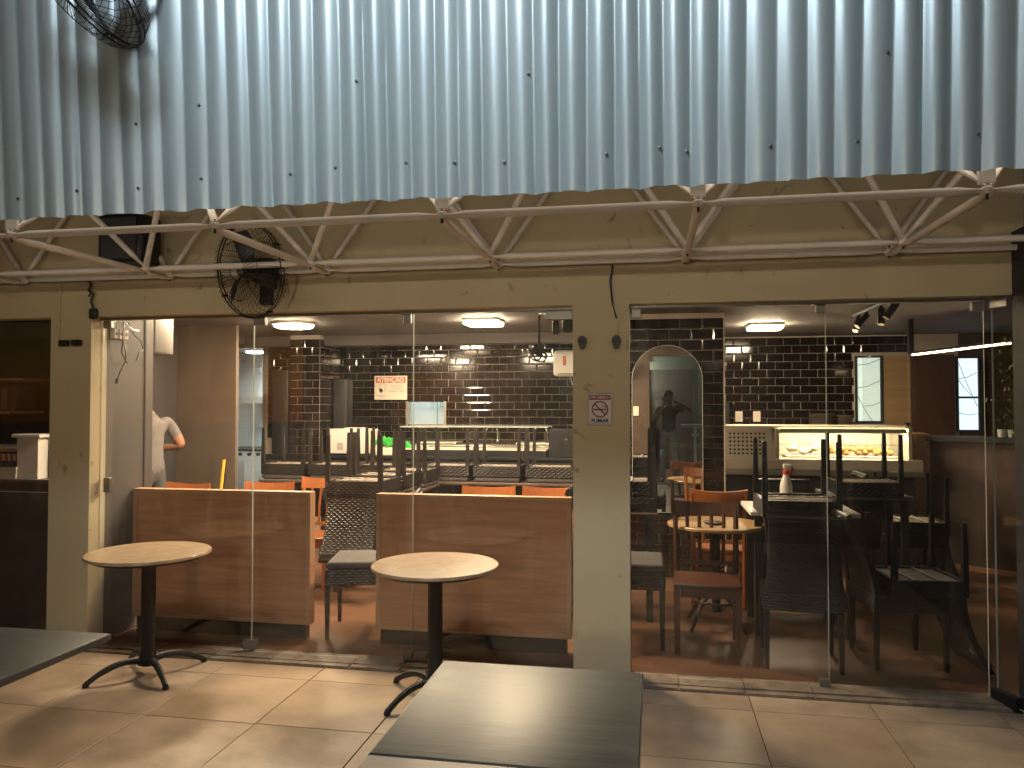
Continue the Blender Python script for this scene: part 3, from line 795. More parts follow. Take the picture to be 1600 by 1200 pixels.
LEG, APR, BKH, CW, CD = 0.385, 0.11, 0.52, 0.50, 0.49
def make_wicker(mw, ms, cushion=True):
    t = empty('wicker_chair')
    V = Vector
    hx, hy = CW / 2, CD / 2
    for sx, sy in ((-1, -1), (1, -1), (-1, 1), (1, 1)):
        x, y = sx * (hx - 0.02), sy * (hy - 0.02)
        b = MB(); b.box(x - .013, x + .013, y - .013, y + .013, 0.0, LEG, taper=1.45); b.build('leg', mw, t)
    # seat box, woven on four sides, open strands underneath
    b = MB()
    z0, z1 = LEG, LEG + APR
    b.box(-hx + .008, hx - .008, -hy + .008, hy - .008, z0 + .03, z1)
    b.box(-hx + .004, hx - .004, -hy + .004, -hy + .03, z0, z1 - .001); b.box(-hx + .004, hx - .004, hy - .03, hy - .004, z0, z1 - .001)
    b.box(-hx + .0045, -hx + .03, -hy + .03, hy - .03, z0, z1 - .0015); b.box(hx - .03, hx - .0045, -hy + .03, hy - .03, z0, z1 - .0015)
    fr = b.build('seat_frame', mw, t)
    b = MB()
    weave(b, V((-hx, -hy + .004, z0)), V((1, 0, 0)), V((0, 0, 1)), V((0, -1, 0)), CW, APR, .05, .018, .007)
    weave(b, V((-hx, hy - .004, z0)), V((1, 0, 0)), V((0, 0, 1)), V((0, 1, 0)), CW, APR, .05, .018, .007)
    weave(b, V((-hx + .0045, -hy, z0)), V((0, 1, 0)), V((0, 0, 1)), V((-1, 0, 0)), CD, APR, .05, .018, .007)
    weave(b, V((hx - .0045, -hy, z0)), V((0, 1, 0)), V((0, 0, 1)), V((1, 0, 0)), CD, APR, .05, .018, .007)
    o = b.build('woven_apron', mw, t); o['kind'] = 'stuff'
    b = MB(); n = 22; rr = random.Random(3)
    for k in range(n):
        x = -hx + .034 + (CW - .068) * (k + .5) / n; w = (CW - .068) / n * .43
        b.box(x - w, x + w, -hy + .03, hy - .03, z0 + .012 + rr.uniform(0, .006), z0 + .0295)
    for y in (-0.08, 0.08): b.box(-hx + .03, hx - .03, y - .012, y + .012, z0 + .004, z0 + .0115)
    o = b.build('woven_underside', ms, t); o['kind'] = 'stuff'
    if cushion:
        MB().bev(-hx + .012, hx - .012, -hy + .008, hy - .05, z1 + .001, z1 + .055, .022).build('cushion', m_cushion, t, smooth=True)
    # backrest: S-curved woven panel
    def yb(s): return hy - .05 + 0.02 * s + 0.17 * s * s
    N = 14; b = MB(); vs = []; fs = []
    th = .036
    for i in range(N + 1):
        s = i / N; z = z1 - .02 + (BKH + .02) * s; y = yb(s); hw = hx - .012 - .018 * math.sin(math.pi * s * .8)
        dy = (yb(min(1, s + .02)) - yb(max(0, s - .02))) / (.04 * BKH) if 0 < s < 1 else .3
        nv = V((0, -1, dy)).normalized()
        for (x, d) in ((-hw, 0), (hw, 0), (hw, -th), (-hw, -th)): vs.append(V((x, y, z)) + nv * d)
    for i in range(N):
        for k in range(4): fs.append((i*4 + k, i*4 + (k+1) % 4, i*4 + 4 + (k+1) % 4, i*4 + 4 + k))
    fs += [(0, 3, 2, 1), (N*4, N*4+1, N*4+2, N*4+3)]
    b.add(vs, fs)
    # rolled top edge
    b.tube([(-hx + .02, yb(1) + .006, z1 + BKH), (hx - .02, yb(1) + .006, z1 + BKH)], .019, 8)
    bk = b.build('backrest', mw, t, smooth=True)
    for face in (0, 1):
        b = MB()
        def shp(tx, ty, face=face):
            s = ty / (BKH - .03); z = z1 + ty; y = yb(s); dy = (yb(s + .02) - yb(s - .02)) / (.04 * BKH)
            nv = V((0, -1, dy)).normalized(); hw = hx - .012 - .018 * math.sin(math.pi * s * .8)
            x = -hw + tx / (CW - .03) * 2 * hw
            return (V((x, y, z)) + (nv * .0005 if face == 0 else nv * -(th + .0005)), nv if face == 0 else -nv)
        weave(b, None, None, None, None, CW - .03, BKH - .03, .05, .0185, .006, shape=shp)
        o = b.build('woven_panel', mw, bk); o['kind'] = 'stuff'
    return t
wick = make_wicker(m_wicker, m_wickerslat, True)
wickb = make_wicker(m_wickerblk, m_wickerslat, False)
used = set()
def put_wicker(proto, x, y, z, rz, label, inv=False, sc=1.0, group='wicker chairs', tiltx=0.0):
    if id(proto) not in used: o = proto; used.add(id(proto))
    else: o = copy_tree(proto)
    top = LEG + APR + (0.055 if proto is wick else 0.002)
    if inv:
        M = Matrix.Translation((x, y, z + top * sc)) @ Matrix.Rotation(rz, 4, 'Z') @ Matrix.Rotation(math.pi, 4, 'Y')
    else:
        M = Matrix.Translation((x, y, z)) @ Matrix.Rotation(rz, 4, 'Z')
    o.location = M.to_translation(); o.rotation_euler = M.to_euler(); o.scale = (sc, sc, sc)
    tag(o, label, 'chair', group)
    return o

def make_woodchair(mw):
    t = empty('wooden_chair'); V = Vector
    for sx in (-1, 1):
        MB().box(sx*.19 - .018, sx*.19 + .018, -.20, -.164, 0, .43).build('leg', mw, t)
        b = MB(); b.tube([(sx*.195, .22, 0), (sx*.195, .185, .43), (sx*.20, .205, .70), (sx*.205, .25, .90)], [.021, .023, .021, .018], 6)
        b.build('leg', mw, t, smooth=True)
        MB().box(sx*.19 - .010, sx*.19 + .010, -.163, .185, .22, .245).build('stretcher', mw, t)
    MB().bev(-.215, .215, -.215, .20, .43, .458, .012).build('seat', mw, t, smooth=True)
    MB().box(-.17, .17, -.195, -.172, .365, .4295).build('seat_rail', mw, t)
    MB().box(-.17, .17, .17, .19, .365, .4295).build('seat_rail', mw, t)
    # curved top rail
    b = MB(); vs = []; fs = []; N = 12
    for i in range(N + 1):
        s = i / N; x = -.222 + .444 * s; y = .225 + .045 * math.sin(math.pi * s); up = .018 * (2 * s - 1) ** 2
        for (dy, dz) in ((0, .83), (.024, .832), (.044, .915 + up), (.022, .918 + up)): vs.append((x, y + dy - .012, dz))
    for i in range(N):
        for k in range(4): fs.append((i*4 + k, i*4 + (k+1) % 4, i*4 + 4 + (k+1) % 4, i*4 + 4 + k))
    fs += [(0, 1, 2, 3), (N*4+3, N*4+2, N*4+1, N*4)]
    b.add(vs, fs); b.build('top_rail', mw, t, smooth=True)
    MB().box(-.175, .175, .188, .206, .50, .53).build('lower_rail', mw, t)
    for x in (-.12, -.04, .04, .12):
        q = 1 - (x / .2) ** 2
        MB().tube([(x * .95, .197, .53), (x, .20 + .015 * q, .68), (x * 1.03, .225 + .03 * q, .84)], .0125, 4).build('back_slat', mw, t)
    return t
wc_or = make_woodchair(m_orange)
wc_dk = make_woodchair(m_redwood)
def put_wood(proto, x, y, rz, label):
    if id(proto) not in used: o = proto; used.add(id(proto))
    else: o = copy_tree(proto)
    o.location = (x, y, 0); o.rotation_euler = (0, 0, rz); tag(o, label, 'chair', 'wooden slat-back chairs'); return o

# ------------------------------------------------------------------ round bistro tables on the patio
def bistro(x, y, rot, label):
    t = empty('bistro_table', (x, y, 0), rot); tag(t, label, 'table', 'round marble tables')
    def B(b, n, m, p=t, smooth=True):
        o = b.build(n, m, None, smooth); o.parent = p; return o
    B(MB().lathe([(.01, .704), (.343, .704), (.350, .709), (.350, .719), (.346, .724), (.01, .725)], n=64), 'table_top', m_marble)
    B(MB().lathe([(.05, .662), (.20, .668), (.31, .688), (.318, .703)], n=48), 'top_plate', m_blackplas)
    B(MB().lathe([(.05, .085), (.046, .12), (.041, .14), (.040, .64), (.055, .6615)], n=24), 'column', m_castiron)
    B(MB().lathe([(.03, .05), (.055, .062), (.06, .075), (.045, .084)], n=20), 'hub', m_castiron)
    for k in range(4):
        a = R(90 * k)
        pth = []
        for i in range(11):
            s = i / 10; r = .03 + .30 * s; z = .082 + .045 * math.sin(math.pi * min(1, s * 1.0) * .55) * (1 - s) * 1.2 - .066 * s ** 2.2
            pth.append((r * math.cos(a), r * math.sin(a), z))
        lg = B(MB().tube(pth, [.021] * 3 + [.0185] * 5 + [.016] * 3, 8), 'leg', m_castiron)
        e = pth[-1]
        B(MB().lathe([(.017, 0), (.019, .006), (.015, .022)], (e[0], e[1], 0.0005), 12), 'foot', m_blackplas, lg)
    return t
bistro(-2.96, 4.14, R(52), 'round beige marble table on black pedestal, left, by the wooden divider')
bistro(-1.18, 4.10, R(58), 'round beige marble table partly hidden by the dark square table')

def square_table(x0, x1, y0, y1, label):
    t = empty('square_table', ((x0 + x1) / 2, (y0 + y1) / 2, 0)); tag(t, label, 'table', 'dark square tables')
    b = MB(); b.bev(x0, x1, y0, y1, .716, .742, .004); o = b.build('table_top', m_blacktable, t, smooth=True)
    e = MB(); w = .0022
    e.box(x0 - w, x1 + w, y0 - w, y0 - .0002, .719, .739); e.box(x0 - w, x1 + w, y1 + .0002, y1 + w, .719, .739)
    e.box(x0 - w, x0 - .0002, y0, y1, .719, .739); e.box(x1 + .0002, x1 + w, y0, y1, .719, .739)
    e.build('edge_band', m_edge, o)
    cx, cy = (x0 + x1) / 2, (y0 + y1) / 2
    MB().cyl((cx, cy, .03), (cx, cy, .70), .03, n=14).build('column', m_darkmetal, t, smooth=True)
    MB().bev(cx - .15, cx + .15, cy - .15, cy + .15, .7005, .7155, .004).build('top_plate', m_darkmetal, t)
    MB().lathe([(.21, 0), (.21, .008), (.16, .02), (.05, .032), (.03, .06)], (cx, cy, 0), 28).build('foot_disc', m_darkmetal, t, smooth=True)
square_table(-.692, -.036, 1.822, 2.517, 'dark wood-grain square table in the foreground, farther of the joined pair')
square_table(-.690, -.038, 1.10, 1.814, 'dark square table at the bottom edge, nearer of the joined pair')
square_table(-2.75, -2.005, 1.86, 2.585, 'dark square table cut off by the left edge of the photo')

# ------------------------------------------------------------------ wooden dividers
def divider(x0, x1, label, dx=0):
    t = empty('wooden_divider', ((x0 + x1) / 2, 4.97, 0)); tag(t, label, 'divider', 'wood dividers')
    y0, y1 = 4.93, 5.01
    MB().box(x0 + .028, x1 - .028, y0 + .006, y1 - .006, .122, .978).build('panel', m_divider, t)
    MB().box(x0, x1, y0, y1, .978 + .0005, 1.0).build('top_edge', m_divedge, t)
    MB().box(x0, x1, y0, y1, .10, .1215).build('bottom_edge', m_divedge, t)
    MB().box(x0, x0 + .0275, y0, y1, .122, .978).build('end_stile', m_divedge, t)
    MB().box(x1 - .0275, x1, y0, y1, .122, .978).build('end_stile', m_divedge, t)
    MB().box(x0 + .03, x1 - .03, y0 + .012, y1 - .012, 0, .0995).build('plinth', m_blackplas, t)
divider(-3.655, -2.305, 'wood laminate divider standing behind the left bistro table')
divider(-1.832, -.52, 'wood laminate divider standing left of the no smoking pillar')

# ------------------------------------------------------------------ dining tables and chairs, left window
def dining_table(x0, x1, y0, y1, label, z=.80, m=None):
    t = empty('dining_table', ((x0 + x1) / 2, (y0 + y1) / 2, 0)); tag(t, label, 'table', 'indoor dining tables')
    MB().bev(x0, x1, y0, y1, z - .03, z, .005).build('table_top', m or m_darkbrown, t, smooth=True)
    for x in (x0 + .06, x1 - .06):
        for y in (y0 + .06, y1 - .06): MB().box(x - .025, x + .025, y - .025, y + .025, 0, z - .0305).build('leg', m_blackplas, t)
    return t
dining_table(-2.42, -.62, 7.72, 8.25, 'dining table under upturned chairs, nearest the pillar side of the counter')
dining_table(-4.15, -2.95, 7.62, 8.15, 'dining table under the two upturned chairs by the kitchen door')
dining_table(-2.72, -2.14, 6.17, 7.60, 'dining table under the row of upturned chairs behind the single seat')
put_wicker(wick, -2.03, 5.23, 0, R(-78), 'upright wicker chair with grey cushion between the two dividers', sc=.95)
put_wicker(wick, -2.44, 6.27, .80, math.pi, 'upturned wicker chair nearest the glass, above the upright cushioned chair', True)
put_wicker(wick, -2.42, 6.80, .80, 0, 'second upturned wicker chair back from the divider gap', True)
put_wicker(wick, -2.38, 7.32, .80, 0, 'third upturned wicker chair back from the divider gap', True)
put_wicker(wick, -2.12, 7.98, .80, 0, 'upturned wicker chair at the back, below the serving hatch', True)
put_wicker(wick, -1.58, 7.98, .80, 0, 'upturned wicker chair at the back, in the middle of the right row', True)
put_wicker(wick, -1.03, 7.98, .80, 0, 'upturned wicker chair at the back, beside the no smoking pillar', True)
put_wicker(wick, -3.90, 7.90, .80, 0, 'upturned wicker chair at the back, nearest the kitchen doorway', True)
put_wicker(wick, -3.36, 7.90, .80, 0, 'upturned wicker chair at the back, in front of the white box', True)
put_wicker(wick, -2.83, 7.92, .80, 0, 'upturned wicker chair at the back, in front of the green cloth', True)
put_wood(wc_or, -3.95, 5.75, R(-8), 'orange wooden chair leftmost behind the left divider')
put_wood(wc_or, -3.26, 5.95, R(3), 'orange wooden chair behind the middle glass joint of the left divider')
put_wood(wc_or, -2.97, 6.42, R(0), 'orange wooden chair showing in the gap left of the upright wicker chair')
put_wood(wc_or, -1.32, 5.95, R(2), 'orange wooden chair behind the right divider, left of two')
put_wood(wc_or, -.84, 5.98, R(-2), 'orange wooden chair behind the right divider, beside the pillar')

# ------------------------------------------------------------------ right window: chairs and tables
put_wood(wc_dk, .345, 5.26, R(-2), 'dark brown wooden slat-back chair nearest the glass')
put_wood(wc_or, .52, 6.50, R(176), 'orange wooden slat-back chair facing out, by the tiled pillar')
rt = empty('round_table', (.44, 5.72, 0)); tag(rt, 'round tan wood table behind the dark brown chair', 'table')
MB().lathe([(.01, .725), (.33, .725), (.34, .73), (.34, .745), (.335, .75), (.01, .7505)], (.44, 5.72, 0), 48).build('table_top', m_tablewood, rt, smooth=True)
MB().lathe([(.035, .12), (.03, .2), (.03, .70), (.06, .7245)], (.44, 5.72, 0), 16).build('column', m_blackplas, rt, smooth=True)
for k in range(4):
    a = R(45 + 90 * k)
    MB().tube([(.44 + .02 * math.cos(a), 5.72 + .02 * math.sin(a), .28), (.44 + .14 * math.cos(a), 5.72 + .14 * math.sin(a), .20), (.44 + .26 * math.cos(a), 5.72 + .26 * math.sin(a), .015)], .014, 6).build('leg', m_blackplas, rt)
rg = [(.44 + .15 * math.cos(R(a)), 5.72 + .15 * math.sin(R(a)), .2) for a in range(0, 360, 15)]
MB().tube(rg, .009, 6, closed=True).build('brace_ring', m_blackplas, rt)
sp = MB().lathe([(.01, .0), (.055, .002), (.075, .014), (.07, .013), (.01, .006)], (.42, 5.66, .7515), 24).build('saucer', m_ink, None, smooth=True, loc=(.42, 5.66, .7515)); tag(sp, 'small black dish on the round tan table', 'dish')
# left pile beside the mirror
dining_table(-.55, .03, 5.75, 6.35, 'dining table under the stacked chairs left of the mirror', .80)
put_wicker(wickb, -.22, 6.03, .80, R(90), 'upturned black wicker chair in the pile left of the mirror, lower one', True)
c2 = put_wicker(wickb, -.25, 6.05, .80 + .115, R(90), 'upturned black wicker chair in the pile left of the mirror, upper one', True)
put_wicker(wick, -.17, 5.38, 0, R(90), 'upright dark wicker chair with cushion beside the pillar foot')
# central and right piles
dining_table(.66, 1.38, 5.55, 6.15, 'dining table with the white spray bottle, among black chairs', .86, m_whiteplas)
put_wicker(wickb, .95, 5.50, .86, math.pi, 'upturned black wicker chair in front of the spray bottle', True, 1.0)
put_wicker(wickb, .90, 5.10, 0, R(176), 'upright black wicker chair with its back to the glass joint', False, .92)
put_wicker(wickb, 1.72, 6.85, .86, R(0), 'upturned black wicker chair right of the spray bottle, its back hanging down', True)
dining_table(1.40, 2.05, 6.62, 7.15, 'dining table under the upturned chair right of the spray bottle', .86, m_blacktable)
put_wicker(wickb, 2.23, 7.35, .48, R(-90), 'upturned black wicker chair stacked highest by the mosaic strip', True, 1.0)
put_wicker(wickb, 2.20, 7.35, 0, R(90), 'upright black wicker chair carrying another chair by the mosaic strip', False, .96)
put_wicker(wickb, 1.50, 5.22, 0, R(96), 'upright black wicker chair nearest the open glass door', False, .90)
put_wicker(wickb, 1.60, 5.20, .447, R(-84), 'upturned black wicker chair nearest the open glass door, back touching the floor', True, .90)
put_wicker(wickb, 1.05, 6.35, 0, R(0), 'upright black wicker chair behind the spray bottle table', False, .95)
sb = empty('spray_bottle', (.955, 5.9, .861)); tag(sb, 'white spray bottle with red trigger head on the table', 'spray bottle')
MB().lathe([(.04, .861), (.044, .868), (.044, 1.0), (.036, 1.04), (.022, 1.075), (.020, 1.09)], (.955, 5.9, 0), 20).build('bottle', m_whiteplas, sb, smooth=True)
MB().lathe([(.024, 1.0905), (.024, 1.115), (.016, 1.12)], (.955, 5.9, 0), 14).build('collar', m_red, sb, smooth=True)
b = MB(); b.bev(.935, .995, 5.885, 5.915, 1.13, 1.165, .008); b.bev(.945, .965, 5.89, 5.91, 1.12, 1.131, .004)
b.build('spray_head', m_whiteplas, sb, smooth=True)
MB().tube([(.985, 5.9, 1.16), (1.0, 5.9, 1.13), (.985, 5.9, 1.085)], .008, 6).build('trigger', m_red, sb)

# ================================================================== COUNTERS AND KITCHEN THINGS (left window)
ct = empty('service_counter', (-2.6, 9.05, 0)); tag(ct, 'long dark service counter in front of the left tiled wall', 'counter')
MB().box(-4.75, -.70, 8.86, 9.25, 0, .945).build('counter_body', m_darkwall, ct)
MB().bev(-4.78, -.68, 8.82, 9.28, .9455, .985, .006).build('counter_top', m_blackplas, ct)
bc = empty('sink_counter', (-2.4, 9.75, 0)); tag(bc, 'pale sink counter against the tiled wall, behind the glass display', 'counter')
MB().box(-3.4, -.75, 9.55, 9.985, 0, 1.05).build('counter_body', m_signcream, bc)
MB().bev(-3.42, -.73, 9.50, 9.99, 1.0505, 1.08, .005).build('counter_top', m_steel, bc)
for x in (-2.72, -1.45):
    MB().bev(x - .25, x + .25, 9.52, 9.9, 1.0805, 1.12, .01).build('sink_rim', m_steel, bc)
def faucet(x, y, z, label, h=.22):
    t = empty('faucet', (x, y, z)); tag(t, label, 'faucet')
    pth = [(x, y, z)] + [(x - .075 + .075 * math.cos(R(a)), y, z + h * .62 + .075 * math.sin(R(a))) for a in range(0, 181, 20)] + [(x - .15, y, z + h * .5)]
    MB().tube(pth, .009, 8).build('spout', m_chrome, t, smooth=True)
    MB().lathe([(.02, z), (.02, z + .02), (.012, z + .03)], (x, y, 0), 12).build('base', m_chrome, t)
faucet(-1.95, 9.62, 1.121, 'chrome gooseneck tap seen through the glass display, middle')
faucet(-1.32, 9.62, 1.121, 'chrome gooseneck tap near the black cabinet')
faucet(-4.40, 8.98, .986, 'chrome tap on the dark counter left of the tiled pillar', .30)
gd = empty('glass_display', (-2.0, 9.05, .985)); tag(gd, 'low glass display case on the left service counter', 'display case')
MB().box(-2.98, -1.22, 8.84, 9.24, .9855, 1.06).build('base', m_blackplas, gd)
MB().box(-2.97, -1.22, 8.85, 9.23, 1.0605, 1.075).build('shelf', m_signcream, gd)
b = MB(); b.box(-2.98, -1.21, 8.835, 8.841, 1.076, 1.33); b.box(-2.98, -2.974, 8.842, 9.24, 1.076, 1.33); b.build('glass_front', m_glassin, gd)
MB().box(-2.99, -1.20, 8.83, 8.85, 1.3305, 1.342).box(-2.99, -1.20, 9.22, 9.24, 1.3305, 1.342).build('top_edge', m_glassedge, gd)
MB().box(-2.985, -1.205, 8.851, 9.219, 1.332, 1.339).build('glass_top', m_glassin, gd)
bx = empty('microwave', (-3.66, 9.05, .985)); tag(bx, 'white microwave oven seen from behind on the dark counter', 'microwave')
MB().bev(-3.93, -3.45, 8.84, 9.2, 1.0, 1.30, .012).build('body', m_whiteplas, bx, smooth=True)
for k in range(8): MB().box(-3.79, -3.71, 8.838, 8.8405, 1.05 + .011 * k, 1.055 + .011 * k).build('vent_slot', m_inkgrey, bx)
MB().box(-3.448, -3.39, 8.86, 9.18, 1.005, 1.295).build('side_panel', m_signcream, bx)
for x in (-3.9, -3.48): MB().cyl((x, 8.9, .9855), (x, 8.9, .9995), .015, n=8).build('foot', m_blackplas, bx)
fp = MB().box(-3.72, -3.5, 8.9, 9.1, 1.3005, 1.315).build('folded_paper', m_signcream, None, loc=(-3.6, 9, 1.3)); tag(fp, 'flat cream sheet lying on the white microwave', 'paper')
gc = MB()
rr = random.Random(4)
for k in range(6):
    x0 = -3.36 + .055 * k
    gc.tube([(x0, 9.0 + rr.uniform(-.05, .05), 1.13 + rr.uniform(0, .02)), (x0 + .12, 8.98, 1.16 - .014 * k + rr.uniform(0, .03)), (x0 + .22, 8.95, 1.10 - .01 * k)], [.03, .045, .03], 7)
gc = gc.build('green_cloth', m_green, None, smooth=True, loc=(-3.2, 9.0, 1.06)); tag(gc, 'bright green crumpled cloth beside the white microwave', 'cloth')
tr_ = MB().bev(-3.36, -3.0, 8.86, 9.2, .9855, 1.07, .01).build('cream_tray', m_signcream, None, loc=(-3.2, 9.0, .985)); tag(tr_, 'cream tray under the green cloth on the counter', 'tray')
bk_ = empty('black_cabinet', (-1.02, 9.05, .985)); tag(bk_, 'black cabinet box at the pillar end of the left counter', 'cabinet')
MB().bev(-1.19, -.84, 8.85, 9.2, .9855, 1.315, .006).build('body', m_blackplas, bk_)
MB().box(-1.0, -.97, 8.846, 8.8495, 1.19, 1.215).build('catch', m_chrome, bk_)
for (x0, x1, y, z0, z1, lb) in ((-4.66, -4.44, 8.95, .986, 2.03, 'tall black cabinet left of the tiled pillar'), (-3.985, -3.80, 9.25, .986, 1.93, 'tall black cabinet right of the tiled pillar')):
    t = empty('tall_cabinet', ((x0 + x1) / 2, y, z0)); tag(t, lb, 'cabinet')
    MB().bev(x0, x1, y - .1, y + .12, z0, z1, .02).build('body', m_ink, t, smooth=True)
    MB().tube([(x1 - .03, y - .125, z0 + .5), (x1 - .03, y - .125, z0 + .7)], .006, 6).build('handle', m_darkmetal, t)
ysb = MB().bev(-5.0, -4.86, 9.3, 9.42, .0, 1.16, .008).build('yellow_bin', m_signcream, None, loc=(-4.93, 9.36, 0)); tag(ysb, 'narrow cream bin beside the kitchen door jamb', 'bin')
wb = MB().tube([(-5.2, 9.93, 1.42), (-5.2, 9.93, 1.56), (-5.21, 9.93, 1.75)], [.018, .018, .006], 8).build('hanging_brush', m_yellow, None, loc=(-5.2, 9.93, 1.5)); tag(wb, 'small yellow brush hanging on tiles by the kitchen door', 'brush')
# kitchen: hood and stove
hd = empty('range_hood', (-6.1, 11.6, 1.7)); tag(hd, 'grey sloped range hood inside the bright kitchen', 'range hood')
b = MB(); b.add([(-6.75, 11.2, 1.62), (-5.85, 11.2, 1.62), (-5.85, 11.98, 1.62), (-6.75, 11.98, 1.62), (-6.75, 11.2, 1.72), (-5.85, 11.2, 1.72), (-6.35, 11.6, 2.2), (-6.75, 11.6, 2.2), (-6.35, 11.98, 2.2), (-6.75, 11.98, 2.2), (-5.85, 11.98, 1.72)],
      [(0, 1, 5, 4), (4, 5, 6, 7), (5, 10, 8, 6), (1, 2, 10, 5), (0, 3, 2, 1), (6, 8, 9, 7)])
b.build('hood', m_steel, hd)
MB().box(-6.7, -6.3, 11.65, 11.95, 2.2, 2.44).build('duct', m_steel, hd)
sv = empty('stove', (-6.2, 11.3, 0)); tag(sv, 'grey kitchen stove with black knobs behind the doorway', 'stove')
MB().bev(-6.7, -5.9, 11.0, 11.7, 0.02, .88, .01).build('body', m_whitetile, sv)
MB().box(-6.7, -5.9, 10.97, 11.7, .8805, .91).build('hob', m_darkmetal, sv)
for k in range(5): MB().cyl((-6.6 + .15 * k, 10.965, .83), (-6.6 + .15 * k, 10.998, .83), .025, n=12).build('knob', m_blackplas, sv)
MB().box(-6.62, -6.25, 10.985, 10.9995, .2, .72).build('oven_door', m_steel, sv)
# hatch room: door frame and notice
hr = empty('inner_door', (-3.25, 10.62, 0)); tag(hr, 'pale door frame seen through the serving hatch', 'door')
MB().box(-3.75, -3.10, 10.62, 10.66, 0, 2.3).build('door_leaf', m_whitetile, hr)
MB().box(-3.09, -3.03, 10.58, 10.68, 0, 2.3).build('jamb', m_railing, hr)
MB().box(-3.029, -2.5, 10.63, 10.67, 0, 2.3).build('side_panel', m_whitetile, hr)
ns = empty('hand_washing_notice', (-2.93, 10.60, 1.60)); tag(ns, 'small blue hand washing notice inside the serving hatch', 'notice')
MB().box(-3.02, -2.78, 10.615, 10.618, 1.54, 1.655).build('sheet', m_railing, ns)
text('NÃO ESQUEÇA', .024, m_blueink, ns, (-2.915, 10.613, 1.635), bold=.0008)
text('DE LAVAR', .024, m_blueink, ns, (-2.945, 10.613, 1.602), bold=.0008)
text('AS MÃOS', .024, m_blueink, ns, (-2.945, 10.613, 1.568), bold=.0008)
MB().tube([(-2.83, 10.612, 1.625), (-2.85, 10.612, 1.59), (-2.82, 10.612, 1.575), (-2.80, 10.612, 1.60), (-2.81, 10.612, 1.63)], .002, 4).build('hand_drawing', m_blueink, ns)
# air conditioner
ac = empty('air_conditioner', (-.95, 9.85, 2.1)); tag(ac, 'white wall air conditioner behind the no smoking pillar', 'air conditioner')
MB().bev(-1.26, -.55, 9.78, 9.985, 1.96, 2.30, .05).build('body', m_whiteplas, ac, smooth=True)
MB().box(-1.18, -.6, 9.774, 9.779, 1.985, 2.0).build('outlet_slot', m_inkgrey, ac)
MB().box(-1.13, -1.09, 9.776, 9.7795, 2.10, 2.22).build('energy_sticker', m_signor, ac)
pp = MB().tube([(-1.05, 9.9, 1.955), (-1.02, 9.9, 1.86), (-.9, 9.9, 1.84), (-.6, 9.9, 1.85)], .014, 6).build('pipe', m_patch, ac)
# warning sign on the tiles
an = empty('warning_sign', (-3.50, 9.98, 1.66)); tag(an, 'cream ATENÇÃO mask warning sign with orange header on the tiles', 'sign')
MB().bev(-3.74, -3.275, 9.972, 9.984, 1.665, 1.99, .004).build('board', m_signcream, an)
MB().box(-3.72, -3.295, 9.9705, 9.9716, 1.895, 1.975).build('header', m_signor, an)
text('ATENÇÃO', .080, m_inkwhite, an, (-3.508, 9.9695, 1.933), bold=.0022)
for k, s_ in enumerate(('Proibida entrada', 'sem máscara', 'Capacidade 6 clientes')):
    text(s_, .026, m_inkgrey, an, (-3.415, 9.970, 1.852 - .034 * k))
hp = [(-3.64, 1.875), (-3.60, 1.885), (-3.575, 1.87), (-3.57, 1.83), (-3.59, 1.80), (-3.585, 1.775)]
MB().tube([(x, 9.970, z) for x, z in hp], .0022, 4).build('head_drawing', m_inkgrey, an)
MB().tube([(x, 9.970, z) for x, z in [(-3.655, 1.87), (-3.67, 1.835), (-3.66, 1.80)]], .002, 4).build('head_drawing', m_inkgrey, an)
MB().prism([(-3.675, 1.815), (-3.64, 1.82), (-3.615, 1.795), (-3.625, 1.765), (-3.655, 1.76)], 9.9698, 9.9715).build('mask_drawing', m_ink, an)
MB().box(-3.70, -3.58, 9.970, 9.9716, 1.72, 1.725).build('fine_print', m_inkgrey, an)
MB().box(-3.67, -3.61, 9.970, 9.9716, 1.70, 1.705).build('fine_print', m_inkgrey, an)

# ================================================================== RIGHT WINDOW: DISPLAY, BAR, WINDOWS
dc = empty('food_display', (1.55, 8.3, .97)); tag(dc, 'lit stainless heated food display on the dark counter', 'display case')
bo = MB(); bo.bev(.67, 2.55, 7.98, 8.72, .955, 1.06, .006); bo.build('base', m_steellight, dc)
# perforated left panel, leaning back
pp_ = MB(); A = Matrix.Translation((0, 8.0, 1.061)) @ Matrix.Rotation(R(-9), 4, 'X')
pp_.box(.70, 1.17, 0, .006, 0, .30, A); pnl = pp_.build('perforated_panel', m_steellight, dc)
hm = MB().lathe([(.0115, -.0022), (.0115, -.001), (.003, -.0009)], n=8, axis=(0, 1, 0)).mesh('hole', m_ink)
for i in range(9):
    for j in range(6):
        o = bpy.data.objects.new('hole', hm); col.objects.link(o); o.parent = pnl
        o.matrix_local = Matrix.Translation(-wloc(dc)) @ A @ Matrix.Translation((.765 + .041 * i, 0, .05 + .04 * j))
MB().box(.69, 2.46, 8.06, 8.72, 1.362, 1.385).build('top_plate', m_steellight, dc)
MB().box(1.20, 1.235, 8.0, 8.7, 1.061, 1.3615).build('divider_plate', m_steellight, dc)
MB().box(2.43, 2.46, 8.0, 8.7, 1.061, 1.3615).build('end_plate', m_steellight, dc)
MB().box(.70, 2.429, 8.58, 8.60, 1.061, 1.3615).build('back_plate', m_whiteplas, dc)
MB().box(1.236, 2.429, 8.02, 8.579, 1.0605, 1.0612).build('lit_floor', m_whiteplas, dc)
MB().box(1.24, 2.42, 8.014, 8.05, 1.318, 1.3615).build('lamp_lip', m_steellight, dc)
MB().box(1.24, 2.42, 8.07, 8.10, 1.335, 1.360).build('lamp_tube', m_case_em, dc)
MB().box(1.236, 2.429, 8.004, 8.010, 1.0615, 1.3615).build('front_glass', m_glassin, dc)
